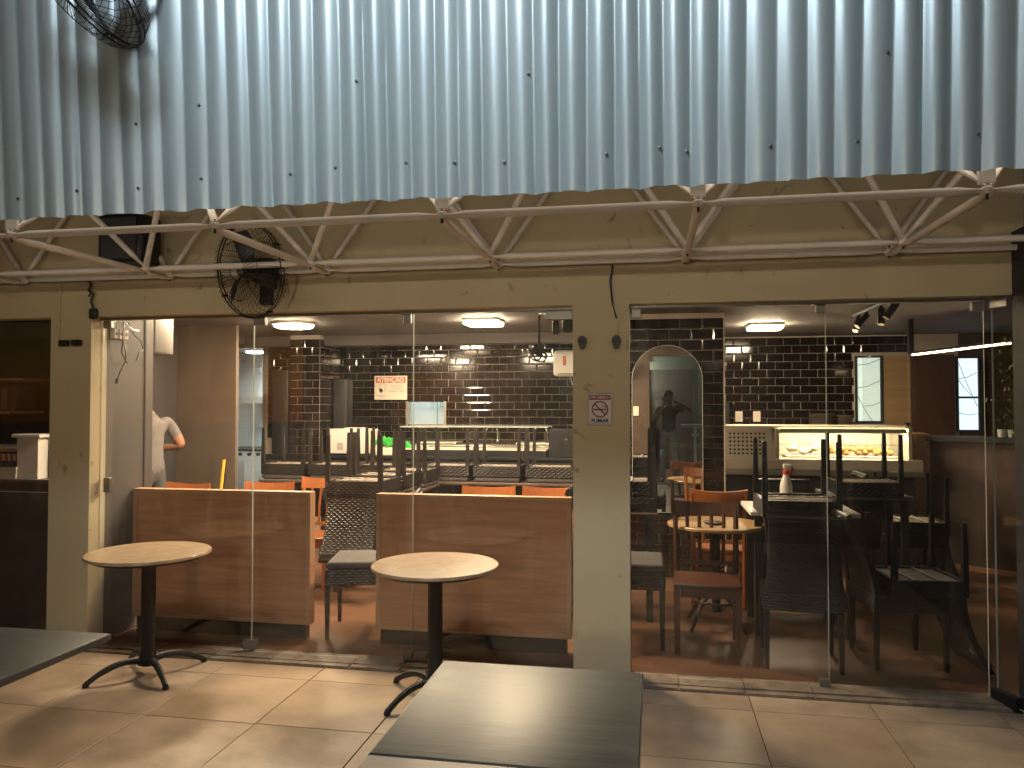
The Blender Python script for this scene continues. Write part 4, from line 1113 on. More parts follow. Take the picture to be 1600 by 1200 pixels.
MB().box(1.24, 2.42, 8.15, 8.5, 1.19, 1.197).build('glass_shelf', m_glassin, dc)
def food_tray(x, y, z, n, m, label, r=.035):
    t = empty('food_tray', (x, y, z)); tag(t, label, 'food tray')
    MB().bev(x - .18, x + .18, y - .14, y + .14, z, z + .025, .008).build('tray', m_steel, t)
    rr = random.Random(int(x * 100))
    for k in range(n):
        a, b_ = x + rr.uniform(-.14, .14), y + rr.uniform(-.11, .11); zz = z + .026 + rr.uniform(.0, .05)
        q = MB(); prof_ = [(r * .2, -r * .8), (r * .85, -r * .4), (r, 0), (r * .8, r * .5), (r * .2, r * .8)]
        q.lathe(prof_, (a, b_, zz + r * .8), 8, (rr.uniform(-.5, .5), rr.uniform(-.5, .5), 1)); q.build('snack', m, t, smooth=True)
food_tray(1.50, 8.28, 1.0615, 5, m_foodw, 'tray of white paper-wrapped food in the lit display', .05)
food_tray(1.90, 8.28, 1.0615, 22, m_food, 'tray of golden fried snacks in the middle of the lit display', .032)
food_tray(2.22, 8.28, 1.0615, 16, m_food, 'tray of fried snacks at the right end of the lit display', .034)
dk = empty('bar_counter', (1.6, 8.4, 0)); tag(dk, 'dark counter carrying the lit food display', 'counter')
MB().box(.72, 2.50, 8.05, 8.70, 0, .90).build('counter_body', m_darkwall, dk)
MB().bev(.67, 2.56, 7.96, 8.75, .9005, .9545, .006).build('counter_top', m_steel, dk)
# mosaic strip and bar wall
ms_ = empty('mosaic_panel', (2.64, 8.33, 0)); tag(ms_, 'narrow tan stone mosaic strip at the right of the food display', 'panel')
MB().box(2.57, 2.72, 8.31, 8.6, 0, 1.31).build('panel_body', m_tablewood, ms_)
rr = random.Random(8); q = MB()
for i in range(7):
    for j in range(58):
        x = 2.573 + .021 * i; z = .02 + .022 * j
        if rr.random() < .16: continue
        d = rr.uniform(.004, .010)
        q.box(x + .001, x + .0195, 8.31 - d, 8.3099, z, z + .0195)
q = q.build('mosaic_stones', m_mosaic, ms_); q['kind'] = 'stuff'
bar = empty('bar', (3.1, 8.1, 0)); tag(bar, 'dark bar front with black top right of the mosaic strip', 'bar')
M_ = Matrix.Translation((2.72, 8.33, 0)) @ Matrix.Rotation(math.atan2(-.35, .45), 4, 'Z')
MB().box(0.005, 1.4, 0, .10, 0, 1.235, M_).build('bar_front', m_darkbrown, bar)
MB().box(-.18, 1.42, -.05, .35, 1.2355, 1.285, M_).build('bar_top', m_darkwall, bar)
MB().box(0.006, 1.4, -.012, -.0005, 0, .05, M_).build('skirting', m_divedge, bar)
cupz = 1.286
for k, (d, e) in enumerate(((.60, .14), (.68, .16))):
    p = M_ @ Vector((d, e, cupz))
    o = MB().lathe([(.032, 0), (.036, .004), (.038, .075), (.034, .076), (.03, .01)], p, 16).build('glass_cup', m_glassedge, None, smooth=True, loc=p)
    tag(o, ('short tumbler on the bar top, left of a pair', 'short tumbler on the bar top, beside the cream pitcher')[k], 'cup', 'cups on the bar')
p = M_ @ Vector((.95, .15, cupz))
pch = empty('pitcher', p); tag(pch, 'cream pitcher with handle standing on the bar top', 'pitcher')
MB().lathe([(.055, 0), (.06, .01), (.058, .16), (.062, .18), (.052, .181), (.05, .02)], p, 18).build('body', m_signcream, pch, smooth=True)
MB().tube([p + Vector((-.055, 0, .14)), p + Vector((-.10, 0, .12)), p + Vector((-.10, 0, .06)), p + Vector((-.056, 0, .04))], .008, 6).build('handle', m_signcream, pch)
# led strip
ls = empty('led_strip', (2.8, 7.8, 2.12)); tag(ls, 'glowing warm LED strip running above the bar', 'light')
MB().tube([(2.531, 8.2, 2.108), (3.02, 7.05, 2.138)], .017, 6).build('housing', m_blackplas, ls)
MB().tube([(2.531, 8.185, 2.092), (3.02, 7.035, 2.122)], .009, 6).build('strip', m_led_em, ls)
MB().box(2.50, 2.545, 8.18, 8.24, 2.10, 2.449).build('hanger', m_blackplas, ls)
# glass guard panel beside the display
gg = empty('glass_guard', (2.52, 8.35, 1.39)); tag(gg, 'tall glass screen standing on the right end of the food display', 'glass panel')
b = MB(); b.add([(2.50, 8.28, 1.386), (2.34, 9.3, 1.386), (2.34, 9.3, 2.13), (2.50, 8.28, 2.175), (2.508, 8.282, 1.386), (2.348, 9.302, 1.386), (2.348, 9.302, 2.13), (2.508, 8.282, 2.175)],
      [(0, 1, 2, 3), (7, 6, 5, 4), (0, 4, 5, 1), (1, 5, 6, 2), (2, 6, 7, 3), (3, 7, 4, 0)]); b.build('pane', m_glassin, gg)
MB().box(2.485, 2.525, 8.25, 8.31, 1.3855, 1.42).build('clamp', m_chrome, gg)
# lit windows in the back
def lit_window(x0, x1, z0, z1, m, label, bars, cables):
    t = empty('lit_window', ((x0 + x1) / 2, 9.97, z0)); tag(t, label, 'window')
    MB().box(x0, x1, 9.978, 9.984, z0, z1).build('pane', m, t)
    f = MB(); w = .022
    f.box(x0 - w, x0 - .0005, 9.95, 9.995, z0 - w, z1 + w); f.box(x1 + .0005, x1 + w * 1.6, 9.95, 9.995, z0 - w, z1 + w)
    f.box(x0, x1, 9.951, 9.995, z1, z1 + w); f.box(x0, x1, 9.951, 9.995, z0 - w, z0)
    f.build('frame', m_darkwall, t)
    for z in bars: MB().box(x0, x1, 9.955, 9.976, z - .012, z + .012).build('bar', m_darkwall, t)
    for (a, c) in cables: MB().tube([(a[0], 9.972, a[1]), ((a[0] + c[0]) / 2, 9.972, (a[1] + c[1]) / 2 - .02), (c[0], 9.972, c[1])], .003, 4).build('cable', m_ink, t)
lit_window(2.454, 2.715, 1.40, 2.17, m_winlit2, 'tall greenish lit window behind the glass screen', (), (((2.455, 2.08), (2.71, 2.15)), ((2.455, 1.80), (2.71, 1.89)), ((2.46, 1.70), (2.62, 1.40)), ((2.53, 1.58), (2.71, 1.63))))
lit_window(3.584, 3.80, 1.30, 2.15, m_winlit, 'pale blue lit window with a crossbar behind the bar', (1.685,), (((3.585, 2.12), (3.79, 1.58)), ((3.585, 1.90), (3.73, 1.71)), ((3.585, 1.91), (3.79, 1.98)), ((3.59, 1.50), (3.79, 1.49))))
bp_ = MB().box(2.745, 3.05, 9.955, 9.99, 0, 2.19).build('beige_panel', m_signor if False else m_tablewood, None, loc=(2.9, 9.97, 0)); tag(bp_, 'tan door panel beside the greenish lit window', 'door')
bq = MB().box(3.09, 3.53, 9.93, 9.99, 0, 2.2).build('brown_door', m_redwood, None, loc=(3.3, 9.96, 0)); tag(bq, 'reddish brown door left of the pale blue window', 'door')
# track light
tk = empty('track_light', (1.88, 7.0, 2.449)); tag(tk, 'black ceiling track with four spotlight heads, unlit', 'track light')
MB().box(1.86, 1.90, 6.30, 7.70, 2.425, 2.4485).build('rail', m_blackplas, tk)
for k, (y, dx, dy) in enumerate(((7.55, -.02, -.05), (7.30, -.07, -.03), (6.85, .01, -.03), (6.45, -.05, .0))):
    p0 = Vector((1.88, y, 2.39)); d = Vector((dx - .02, dy, -.10)).normalized()
    h = MB().cyl((1.88, y, 2.425), p0, .014, n=8).build('stem', m_blackplas, tk)
    hd_ = MB().cyl(p0 - d * .01, p0 + d * .13, .030, n=16).build('spot_head', m_blackplas, tk, smooth=True)
    MB().cyl(p0 + d * .1305, p0 + d * .134, .026, n=16).build('lens', m_chrome, hd_)
# wall plates, plates and a black case on the right back wall
for k, x in enumerate((1.06, 1.275)):
    t = empty('outlet', (x, 9.985, 1.40)); tag(t, ('cream wall outlet above the perforated panel, left of two', 'cream wall outlet above the perforated panel, right of two')[k], 'outlet', 'outlets above the display')
    MB().bev(x - .045, x + .045, 9.976, 9.989, 1.385, 1.515, .004).build('cover_plate', m_signcream, t)
    MB().bev(x - .02, x + .02, 9.972, 9.9758, 1.43, 1.47, .001).build('socket', m_whiteplas, t)
bs = MB().bev(.84, .93, 9.85, 9.985, 1.25, 1.62, .006).build('wall_case', m_blackplas, None, loc=(.88, 9.9, 1.25)); tag(bs, 'upright black case on the tiles beside the mirror pillar', 'case')
sh = MB().box(1.75, 2.42, 9.6, 9.985, 1.32, 1.345).build('plate_shelf', m_tablewood, None, loc=(2.1, 9.8, 1.32)); tag(sh, 'small wood shelf holding stacks of plates', 'shelf')
for k, (x, n) in enumerate(((2.0, 9), (2.27, 8))):
    t = empty('plate_stack', (x, 9.78, 1.3455)); tag(t, ('wider stack of dark plates on the shelf, left', 'narrower stack of dark plates on the shelf, right')[k], 'plates', 'stacks of plates')
    for j in range(n):
        z = 1.3455 + .016 * j; r = (.15, .10)[k]
        MB().lathe([(r * .6, z), (r, z + .011), (r, z + .014), (r * .55, z + .006)], (x, 9.78, 0), 24).build('plate', m_inkgrey, t, smooth=True)

# ================================================================== FANS
def fan(c, axis, r, label, bracket_to):
    c = Vector(c); a, u, v = basis(axis)
    t = empty('wall_fan', c); tag(t, label, 'fan', 'wall fans')
    def P(rad, ang, h): return c + a * h + rad * (math.cos(ang) * u + math.sin(ang) * v)
    def wires(nm, sgn, bulge, n, inner):
        b = MB()
        for k in range(n):
            w = 2 * math.pi * k / n; tw = .20 * sgn
            b.tube([P(inner, w + tw, sgn * bulge), P(r * .55, w + tw * .5, sgn * (bulge * .98)), P(r * .90, w + tw * .1, sgn * bulge * .62), P(r * 1.0, w, sgn * .012)], .0016, 4, caps=False)
        for rad, h in ((r * .62, bulge * .93), (inner, bulge)):
            b.tube([P(rad, 2 * math.pi * k / 36, sgn * h) for k in range(36)], .0022, 4, closed=True)
        o = b.build(nm, m_castiron, t); o['kind'] = 'stuff'; return o
    wires('front_cage', 1, r * .34, 44, r * .20)
    wires('rear_cage', -1, r * .42, 44, r * .22)
    for h in (.011, -.011): MB().tube([P(r * 1.005, 2 * math.pi * k / 56, h) for k in range(56)], .0042, 6, closed=True).build('rim', m_castiron, t)
    for k in range(4):
        w = 2 * math.pi * (k + .3) / 4
        MB().cyl(P(r * 1.015, w, -.02), P(r * 1.015, w, .02), .009, n=6).build('rim_clip', m_blackplas, t)
    MB().lathe([(.01, r * .24), (r * .13, r * .23), (r * .17, r * .15), (r * .18, -.02)], c, 24, a).build('hub', m_blackplas, t, smooth=True)
    MB().lathe([(r * .07, r * .2405), (r * .075, r * .243), (.004, r * .245)], c, 20, a).build('hub_cap', m_patch, t, smooth=True)
    for k in range(3):
        w0 = 2 * math.pi * k / 3 + .45
        vs = []; fs = []; N = 8
        for i in range(N + 1):
            s = i / N; rad = r * (.14 + .72 * s); half = (.24 + .20 * math.sin(math.pi * min(1, s * 1.05) * .8)) * (1 if s < .95 else .8)
            for (sg, hh) in ((-1, -.035), (0, 0), (1, .04)):
                vs.append(P(rad, w0 + sg * half * (.9 - .35 * s) + .22 * s, hh * (1 - .4 * s) + .01))
        for i in range(N):
            for k2 in range(2): fs.append((i*3 + k2, i*3 + k2 + 1, i*3 + 4 + k2, i*3 + 3 + k2))
        nv = len(vs); b = MB(); b.add(vs + [p - a * .003 for p in vs], fs + [tuple(nv + i for i in reversed(f)) for f in fs])
        b.build('blade', m_blackplas, t, smooth=True)
    mo = MB().lathe([(r * .18, -.03), (r * .27, -.05), (r * .28, -.16), (r * .20, -.22), (.01, -.23)], c, 24, a).build('motor', m_blackplas, t, smooth=True)
    b0 = c - a * .17
    MB().tube([b0 + Vector((0, 0, -r * .22)), b0 + Vector((0, 0, -r * .42)), Vector(bracket_to)], .017, 8).build('bracket', m_blackplas, t)
    MB().bev(bracket_to[0] - .04, bracket_to[0] + .04, bracket_to[1] - .004, bracket_to[1] + .03, bracket_to[2] - .06, bracket_to[2] + .06, .006).build('wall_plate', m_blackplas, t)
    return t
fan((-2.415, 4.30, 2.415), (-.36, -.92, -.16), .285, 'black wire-cage wall fan over the left window header', (-2.40, 4.468, 2.29))
fan((-2.27, 2.72, 3.33), (-.50, -.45, -.74), .29, 'black wire-cage fan cut off by the top left corner', (-2.05, 3.02, 3.52))

# ================================================================== SMALL THINGS ON THE FRONT WALL
sk_ = empty('loudspeaker', (-3.28, 4.38, 2.48)); tag(sk_, 'dark box loudspeaker on the wall behind the left truss nodes', 'loudspeaker')
MB().bev(-3.44, -3.12, 4.26, 4.46, 2.49, 2.80, .025).build('cabinet', m_blackplas, sk_, smooth=True)
MB().box(-3.40, -3.16, 4.252, 4.2595, 2.52, 2.77).build('grille', m_darkwall, sk_)
MB().box(-3.31, -3.25, 4.461, 4.4995, 2.60, 2.68).build('bracket', m_darkmetal, sk_)
for k, x in enumerate((-3.859, -3.765)):
    t = empty('wall_socket', (x, 4.498, 2.01)); tag(t, ('small black rectangular wall socket on the left pillar, left of two', 'small black rectangular wall socket on the left pillar, right of two')[k], 'socket', 'black sockets on the left pillar')
    MB().bev(x - .037, x + .037, 4.478, 4.4995, 1.99, 2.03, .004).build('cover', m_blackplas, t)
    MB().box(x - .012, x + .012, 4.474, 4.4775, 2.0, 2.02).build('insert', m_darkmetal, t)
for k, x in enumerate((-.405, -.207)):
    t = empty('lamp_socket', (x, 4.498, 1.96)); tag(t, ('black teardrop wall socket on the no smoking pillar, without a wire', 'black teardrop wall socket on the no smoking pillar, below the blue wire')[k], 'socket', 'black teardrop sockets')
    pts = [(x + .026 * math.cos(R(a)), 1.972 + .03 * math.sin(R(a))) for a in range(-20, 201, 20)] + [(x - .012, 1.925), (x + .012, 1.925)]
    MB().prism(pts, 4.474, 4.4995).build('shell', m_blackplas, t)
    MB().cyl((x, 4.466, 1.968), (x, 4.4738, 1.968), .013, n=12).build('cap', m_ink, t)
cw_ = empty('hanging_cable', (-3.645, 4.47, 2.42)); tag(cw_, 'black cable with plug hanging from the truss at the left pillar', 'cable')
MB().tube([(-3.655, 4.46, 2.42), (-3.64, 4.46, 2.39), (-3.66, 4.465, 2.35), (-3.63, 4.47, 2.33), (-3.65, 4.475, 2.28), (-3.635, 4.48, 2.23)], .007, 6).build('cord', m_blackplas, cw_)
MB().tube([(-3.66, 4.46, 2.36), (-3.632, 4.455, 2.345), (-3.655, 4.46, 2.31)], .006, 6).build('cord', m_blackplas, cw_)
MB().bev(-3.662, -3.608, 4.465, 4.4975, 2.165, 2.235, .01).build('plug', m_blackplas, cw_)
bw_ = empty('hanging_wire', (-.22, 4.49, 2.4)); tag(bw_, 'thin blue wire hanging down the no smoking pillar', 'wire')
MB().tube([(-.228, 4.44, 2.405), (-.235, 4.47, 2.3), (-.225, 4.488, 2.18), (-.207, 4.492, 2.10)], .0032, 5).build('strand', m_bluewire, bw_)
MB().tube([(-.222, 4.44, 2.405), (-.243, 4.47, 2.32), (-.232, 4.488, 2.20), (-.203, 4.492, 2.10)], .0028, 5).build('strand', m_bluewire, bw_)
MB().box(-.219, -.197, 4.490, 4.4995, 2.005, 2.10).build('raceway', m_cream, bw_)
# no smoking sign
ng = empty('no_smoking_sign', (-.303, 4.497, 1.477)); tag(ng, 'white and red PROIBIDO FUMAR no smoking sign on the middle pillar', 'sign')
X0, X1, Z0, Z1 = -.374, -.232, 1.478, 1.665; Yf = 4.4945
MB().bev(X0, X1, Yf, 4.4993, Z0, Z1, .002).build('board', m_signwhite, ng)
fr = MB(); e = .0022
for (a0, a1, c0, c1) in ((X0 + .002, X1 - .002, Z0 + .002, Z0 + .002 + e), (X0 + .002, X1 - .002, Z1 - .002 - e, Z1 - .002), (X0 + .002, X0 + .002 + e, Z0 + .004, Z1 - .004), (X1 - .002 - e, X1 - .002, Z0 + .004, Z1 - .004)):
    fr.box(a0, a1, Yf - .0006, Yf - .0001, c0, c1)
fr.build('border', m_signred, ng)
MB().box(X0 + .010, X1 - .010, Yf - .0007, Yf - .0001, Z1 - .038, Z1 - .010).build('header', m_signred, ng)
text('PROIBIDO', .0235, m_inkwhite, ng, (-.303, Yf - .0014, Z1 - .0240), sx=.95)
text('FUMAR', .029, m_ink, ng, (-.303, Yf - .0010, Z0 + .027), sx=1.08, bold=.0009)
MB().box(X0 + .014, X1 - .014, Yf - .0007, Yf - .0001, Z0 + .0095, Z0 + .0115).build('fine_print', m_inkgrey, ng)
cz = Z0 + .094
n_ = 40; vs = []; fs = []
for k in range(n_):
    a = 2 * math.pi * k / n_
    vs += [(-.303 + .0485 * math.cos(a), Yf - .0012, cz + .0485 * math.sin(a)), (-.303 + .0405 * math.cos(a), Yf - .0012, cz + .0405 * math.sin(a))]
for k in range(n_): fs.append((2*k, 2*k + 1, (2*k + 3) % (2*n_), (2*k + 2) % (2*n_)))
b = MB(); b.add(vs, fs)
b.add([(-.3365, Yf - .0012, cz + .0275), (-.3305, Yf - .0012, cz + .0335), (-.2695, Yf - .0012, cz - .0275), (-.2755, Yf - .0012, cz - .0335)], [(0, 1, 2, 3)])
b.build('prohibition_ring', m_signred, ng)
MB().box(-.338, -.283, Yf - .0009, Yf - .0001, cz - .0055, cz + .0025).box(-.280, -.268, Yf - .0009, Yf - .0001, cz - .0055, cz + .0025).build('cigarette', m_ink, ng)
MB().tube([(-.272, Yf - .0008, cz + .006), (-.278, Yf - .0008, cz + .014), (-.292, Yf - .0008, cz + .014), (-.297, Yf - .0008, cz + .022)], .0011, 4).tube([(-.266, Yf - .0008, cz + .007), (-.271, Yf - .0008, cz + .02), (-.286, Yf - .0008, cz + .021), (-.29, Yf - .0008, cz + .028)], .0011, 4).build('smoke', m_ink, ng)

# ================================================================== THINGS JUST BEHIND THE GLASS, LEFT END
jx = empty('junction_box', (-3.59, 4.74, 2.06)); tag(jx, 'white junction box with loose wires on the grey partition', 'junction box')
for k, y in enumerate((4.715, 4.765, 4.815)):
    q = MB().bev(-3.5995, -3.565, y - .023, y + .023, 2.055, 2.125, .005).build('terminal_block', m_whiteplas, jx)
    MB().cyl((-3.5645, y, 2.09), (-3.561, y, 2.09), .012, n=10).build('hole', m_inkgrey, q)
def wire(pts, r, m, nm='wire'): MB().tube(pts, r, 5).build(nm, m, jx)
wire([(-3.57, 4.70, 2.18), (-3.565, 4.72, 2.13), (-3.565, 4.715, 2.10)], .004, m_whiteplas)
wire([(-3.57, 4.75, 2.18), (-3.555, 4.78, 2.15), (-3.56, 4.765, 2.11)], .004, m_whiteplas)
wire([(-3.57, 4.80, 2.18), (-3.555, 4.86, 2.13), (-3.57, 4.95, 2.13)], .004, m_whiteplas)
wire([(-3.56, 4.78, 2.18), (-3.54, 4.745, 2.08), (-3.54, 4.735, 1.96), (-3.545, 4.80, 1.89), (-3.55, 4.90, 1.91), (-3.55, 4.93, 1.97), (-3.56, 4.99, 2.0), (-3.56, 4.96, 2.06), (-3.57, 4.90, 2.10), (-3.57, 4.84, 2.18)], .0045, m_darkmetal)
wire([(-3.55, 4.75, 2.1), (-3.53, 4.76, 1.97), (-3.54, 4.775, 1.90), (-3.55, 4.73, 1.82), (-3.55, 4.705, 1.77)], .004, m_darkmetal)
MB().cyl((-3.55, 4.707, 1.775), (-3.55, 4.70, 1.745), .010, n=8).build('jack', m_ink, jx)
jx.location.x -= .075
gb = MB().bev(-3.90, -3.70, 5.2, 5.45, 1.98, 2.40, .02).build('grey_box', m_greypanel, None, smooth=True, loc=(-3.8, 5.3, 1.98)); tag(gb, 'grey box hung high behind the grey partition, above the man', 'box')
pst = MB().box(-3.90, -3.76, 5.25, 5.40, 2.40, 2.449).build('hanger', m_greypanel, gb)
ys = MB().tube([(-4.48, 7.30, 0.0), (-4.44, 7.42, 1.02)], .018, 8).build('broom_handle', m_yellow, None, loc=(-4.48, 7.3, 0)); tag(ys, 'yellow broom handle leaning on the taupe partition', 'broom')
# hanging cable bundle and camera by the pillar
hb = empty('cable_bundle', (-.735, 4.95, 2.0)); tag(hb, 'coiled black cable hanging inside the glass near the pillar', 'cable')
MB().tube([(-.64, 4.80, 2.17), (-.722, 4.95, 2.19), (-.732, 4.98, 2.16), (-.735, 5.0, 1.98)], .008, 6).build('cord', m_blackplas, hb)
rr = random.Random(2)
for k in range(5):
    a0 = rr.uniform(0, 3); rx = rr.uniform(.03, .055); rz = rr.uniform(.02, .05); cx = -.735 + rr.uniform(-.03, .025); cz_ = 1.935 + rr.uniform(-.03, .03)
    MB().tube([(cx + rx * math.cos(a0 + R(a)), 5.0 + .02 * math.sin(R(a) * 2), cz_ + rz * math.sin(R(a))) for a in range(0, 360, 24)], .0065, 5, closed=True).build('coil', m_blackplas, hb)
cc = empty('security_camera', (-.60, 5.0, 2.13)); tag(cc, 'dark security camera under the head fitting beside the pillar', 'camera')
MB().bev(-.645, -.60, 4.97, 5.03, 2.06, 2.15, .012).build('body', m_darkmetal, cc, smooth=True)
MB().cyl((-.62, 5.0, 2.15), (-.62, 5.0, 2.2), .008, n=6).build('stem', m_blackplas, cc)
MB().bev(-.58, -.51, 4.98, 5.06, 2.07, 2.18, .02).build('dome', m_blackplas, cc, smooth=True)

# ================================================================== UNLIT SIDE ROOM (far left)
sc_ = empty('side_counter', (-6.2, 6.2, 0)); tag(sc_, 'dark counter inside the unlit left window', 'counter')
MB().box(-7.6, -4.85, 5.75, 6.3, 0, .93).build('counter_body', m_darkbrown, sc_)
MB().bev(-7.62, -4.83, 5.72, 6.32, .9305, .96, .004).build('counter_top', m_greypanel, sc_)
wbd = MB().box(-6.6, -3.98, 4.70, 4.74, 0, .985).build('masking_board', m_darkbrown, None, loc=(-5.3, 4.72, 0)); tag(wbd, 'dark low board added behind the leftmost window pane to cover lit floor', 'panel')  # added board, covers lit floor so the pane stays dark below
sbx = empty('striped_box', (-5.75, 6.1, .96)); tag(sbx, 'orange and cream striped box on the unlit counter', 'box')
MB().box(-6.4, -5.33, 6.02, 6.25, .9605, 1.155).build('body', m_signcream, sbx)
for k in range(19): MB().box(-6.38 + .056 * k, -6.353 + .056 * k, 6.015, 6.0199, .965, 1.15).build('stripe', m_signor, sbx)
MB().box(-6.42, -5.31, 6.0, 6.27, 1.1555, 1.175).build('ledge', m_darkwall, sbx)
MB().box(-6.5, -5.56, 5.98, 6.2, 1.1755, 1.20).build('board', m_tablewood, sbx)
cbd = MB().bev(-6.4, -5.62, 5.99, 6.18, 1.2005, 1.235, .012).build('cutting_board', m_signcream, None, loc=(-6, 6.1, 1.2)); tag(cbd, 'pale cutting board lying above the striped box', 'cutting board')
wbn = empty('white_bin', (-5.30, 5.86, .96)); tag(wbn, 'white plastic bin standing beside the left pillar', 'bin')
MB().box(-5.39, -5.19, 5.76, 5.96, .9605, 1.315, taper=1.05).build('bin_body', m_whiteplas, wbn)
MB().bev(-5.43, -5.15, 5.73, 5.99, 1.3155, 1.345, .006).build('rim', m_whiteplas, wbn)
tub = empty('plastic_tub', (-5.58, 5.84, .96)); tag(tub, 'cloudy plastic tub of goods on the unlit counter', 'tub')
MB().box(-5.76, -5.40, 5.75, 5.95, .9605, 1.06, taper=1.06).build('tub_body', m_tilegrout, tub)
MB().bev(-5.70, -5.46, 5.78, 5.92, 1.061, 1.10, .015).build('contents', m_darkbrown, tub, smooth=True)
shf = empty('wall_shelf', (-6.0, 6.3, 1.5)); tag(shf, 'shelf unit with a brown box in the unlit left window', 'shelf')
MB().box(-6.9, -5.57, 6.0, 6.4, 1.815, 1.84).build('shelf_board', m_tablewood, shf)
MB().box(-6.9, -5.70, 6.0, 6.4, 1.515, 1.54).build('shelf_board', m_tablewood, shf)
MB().box(-6.9, -6.87, 6.1, 6.4, .97, 1.84).build('upright', m_darkwall, shf)
rbx = MB().bev(-6.1, -5.69, 6.05, 6.3, 1.5405, 1.77, .01).build('storage_box', m_darkbrown, None, loc=(-5.9, 6.2, 1.54)); tag(rbx, 'dark brown box on the shelf in the unlit left window', 'box')
MB().box(-5.84, -5.78, 6.046, 6.0495, 1.56, 1.75).build('stripe', m_inkgrey, rbx)
rtr = empty('router', (-7.7, 8.4, 1.5)); tag(rtr, 'dark router with blue and green lights in the unlit room', 'router')
MB().bev(-7.86, -7.45, 8.42, 8.5, 1.50, 1.66, .01).build('body', m_blackplas, rtr)
MB().box(-7.80, -7.745, 8.412, 8.419, 1.60, 1.65).build('blue_light', m_blueled, rtr)
MB().box(-7.66, -7.63, 8.412, 8.419, 1.555, 1.575).build('green_light', m_greenled, rtr)
MB().box(-7.87, -7.50, 8.5, 8.6, 1.52, 1.56).build('mount', m_blackplas, rtr)

# ================================================================== PLANT BY THE OPEN DOOR
pv = empty('hanging_plant', (2.07, 4.95, 2.1)); tag(pv, 'trailing green plant hanging inside behind the open glass door', 'plant')
MB().tube([(2.07, 4.95, 2.0), (2.08, 4.94, 1.8), (2.07, 4.95, 1.45)], .005, 5).build('stem', m_leaf, pv)
q = MB(); rr = random.Random(12)
for k in range(420):
    z = rr.uniform(1.42, 2.02); w = .075 * math.sin(math.pi * min(1, max(0, (z - 1.38) / .7))) + .02
    p = Vector((2.07 + rr.gauss(0, w * .6), 4.95 + rr.gauss(0, w * .5), z))
    d = Vector((rr.gauss(0, 1), rr.gauss(0, 1) - .5, rr.gauss(-.6, .6))).normalized(); a, u, v = basis(d); L = rr.uniform(.018, .036)
    q.add([p, p + a * L * .5 + u * L * .3, p + a * L, p + a * L * .5 - u * L * .3], [(0, 1, 2, 3)])
q = q.build('foliage', m_leaf, pv); q['kind'] = 'stuff'

# ================================================================== PEOPLE
def skin_mesh(name, joints, bones, rad, root, zones, mats, sub=2):
    """joints: name->pos; bones: pairs; rad: name->(rx, ry); zones(pos) -> material index"""
    names = list(joints); idx = {n: i for i, n in enumerate(names)}
    me = bpy.data.meshes.new(name)
    me.from_pydata([joints[n] for n in names], [(idx[a], idx[b_]) for a, b_ in bones], [])
    o = bpy.data.objects.new(name, me); col.objects.link(o)
    md = o.modifiers.new('skin', 'SKIN'); md.use_smooth_shade = True; md.branch_smoothing = 0.6
    sl = me.skin_vertices[0].data if me.skin_vertices else None
    if sl is None:
        bm = bmesh.new(); bm.from_mesh(me); bm.verts.layers.skin.verify(); bm.to_mesh(me); bm.free(); sl = me.skin_vertices[0].data
    for n in names:
        r = rad[n]; sl[idx[n]].radius = r if isinstance(r, tuple) else (r, r)
        sl[idx[n]].use_root = (n == root)
    ss = o.modifiers.new('sub', 'SUBSURF'); ss.levels = sub; ss.render_levels = sub
    dg = bpy.context.evaluated_depsgraph_get(); dg.update()
    me2 = bpy.data.meshes.new_from_object(o.evaluated_get(dg)); me2.name = name
    bpy.data.objects.remove(o); bpy.data.meshes.remove(me)
    me2.materials.clear()
    for m in mats: me2.materials.append(m)
    for p in me2.polygons: p.material_index = zones(p.center); p.use_smooth = True
    q = bpy.data.objects.new(name, me2); col.objects.link(q)
    return q

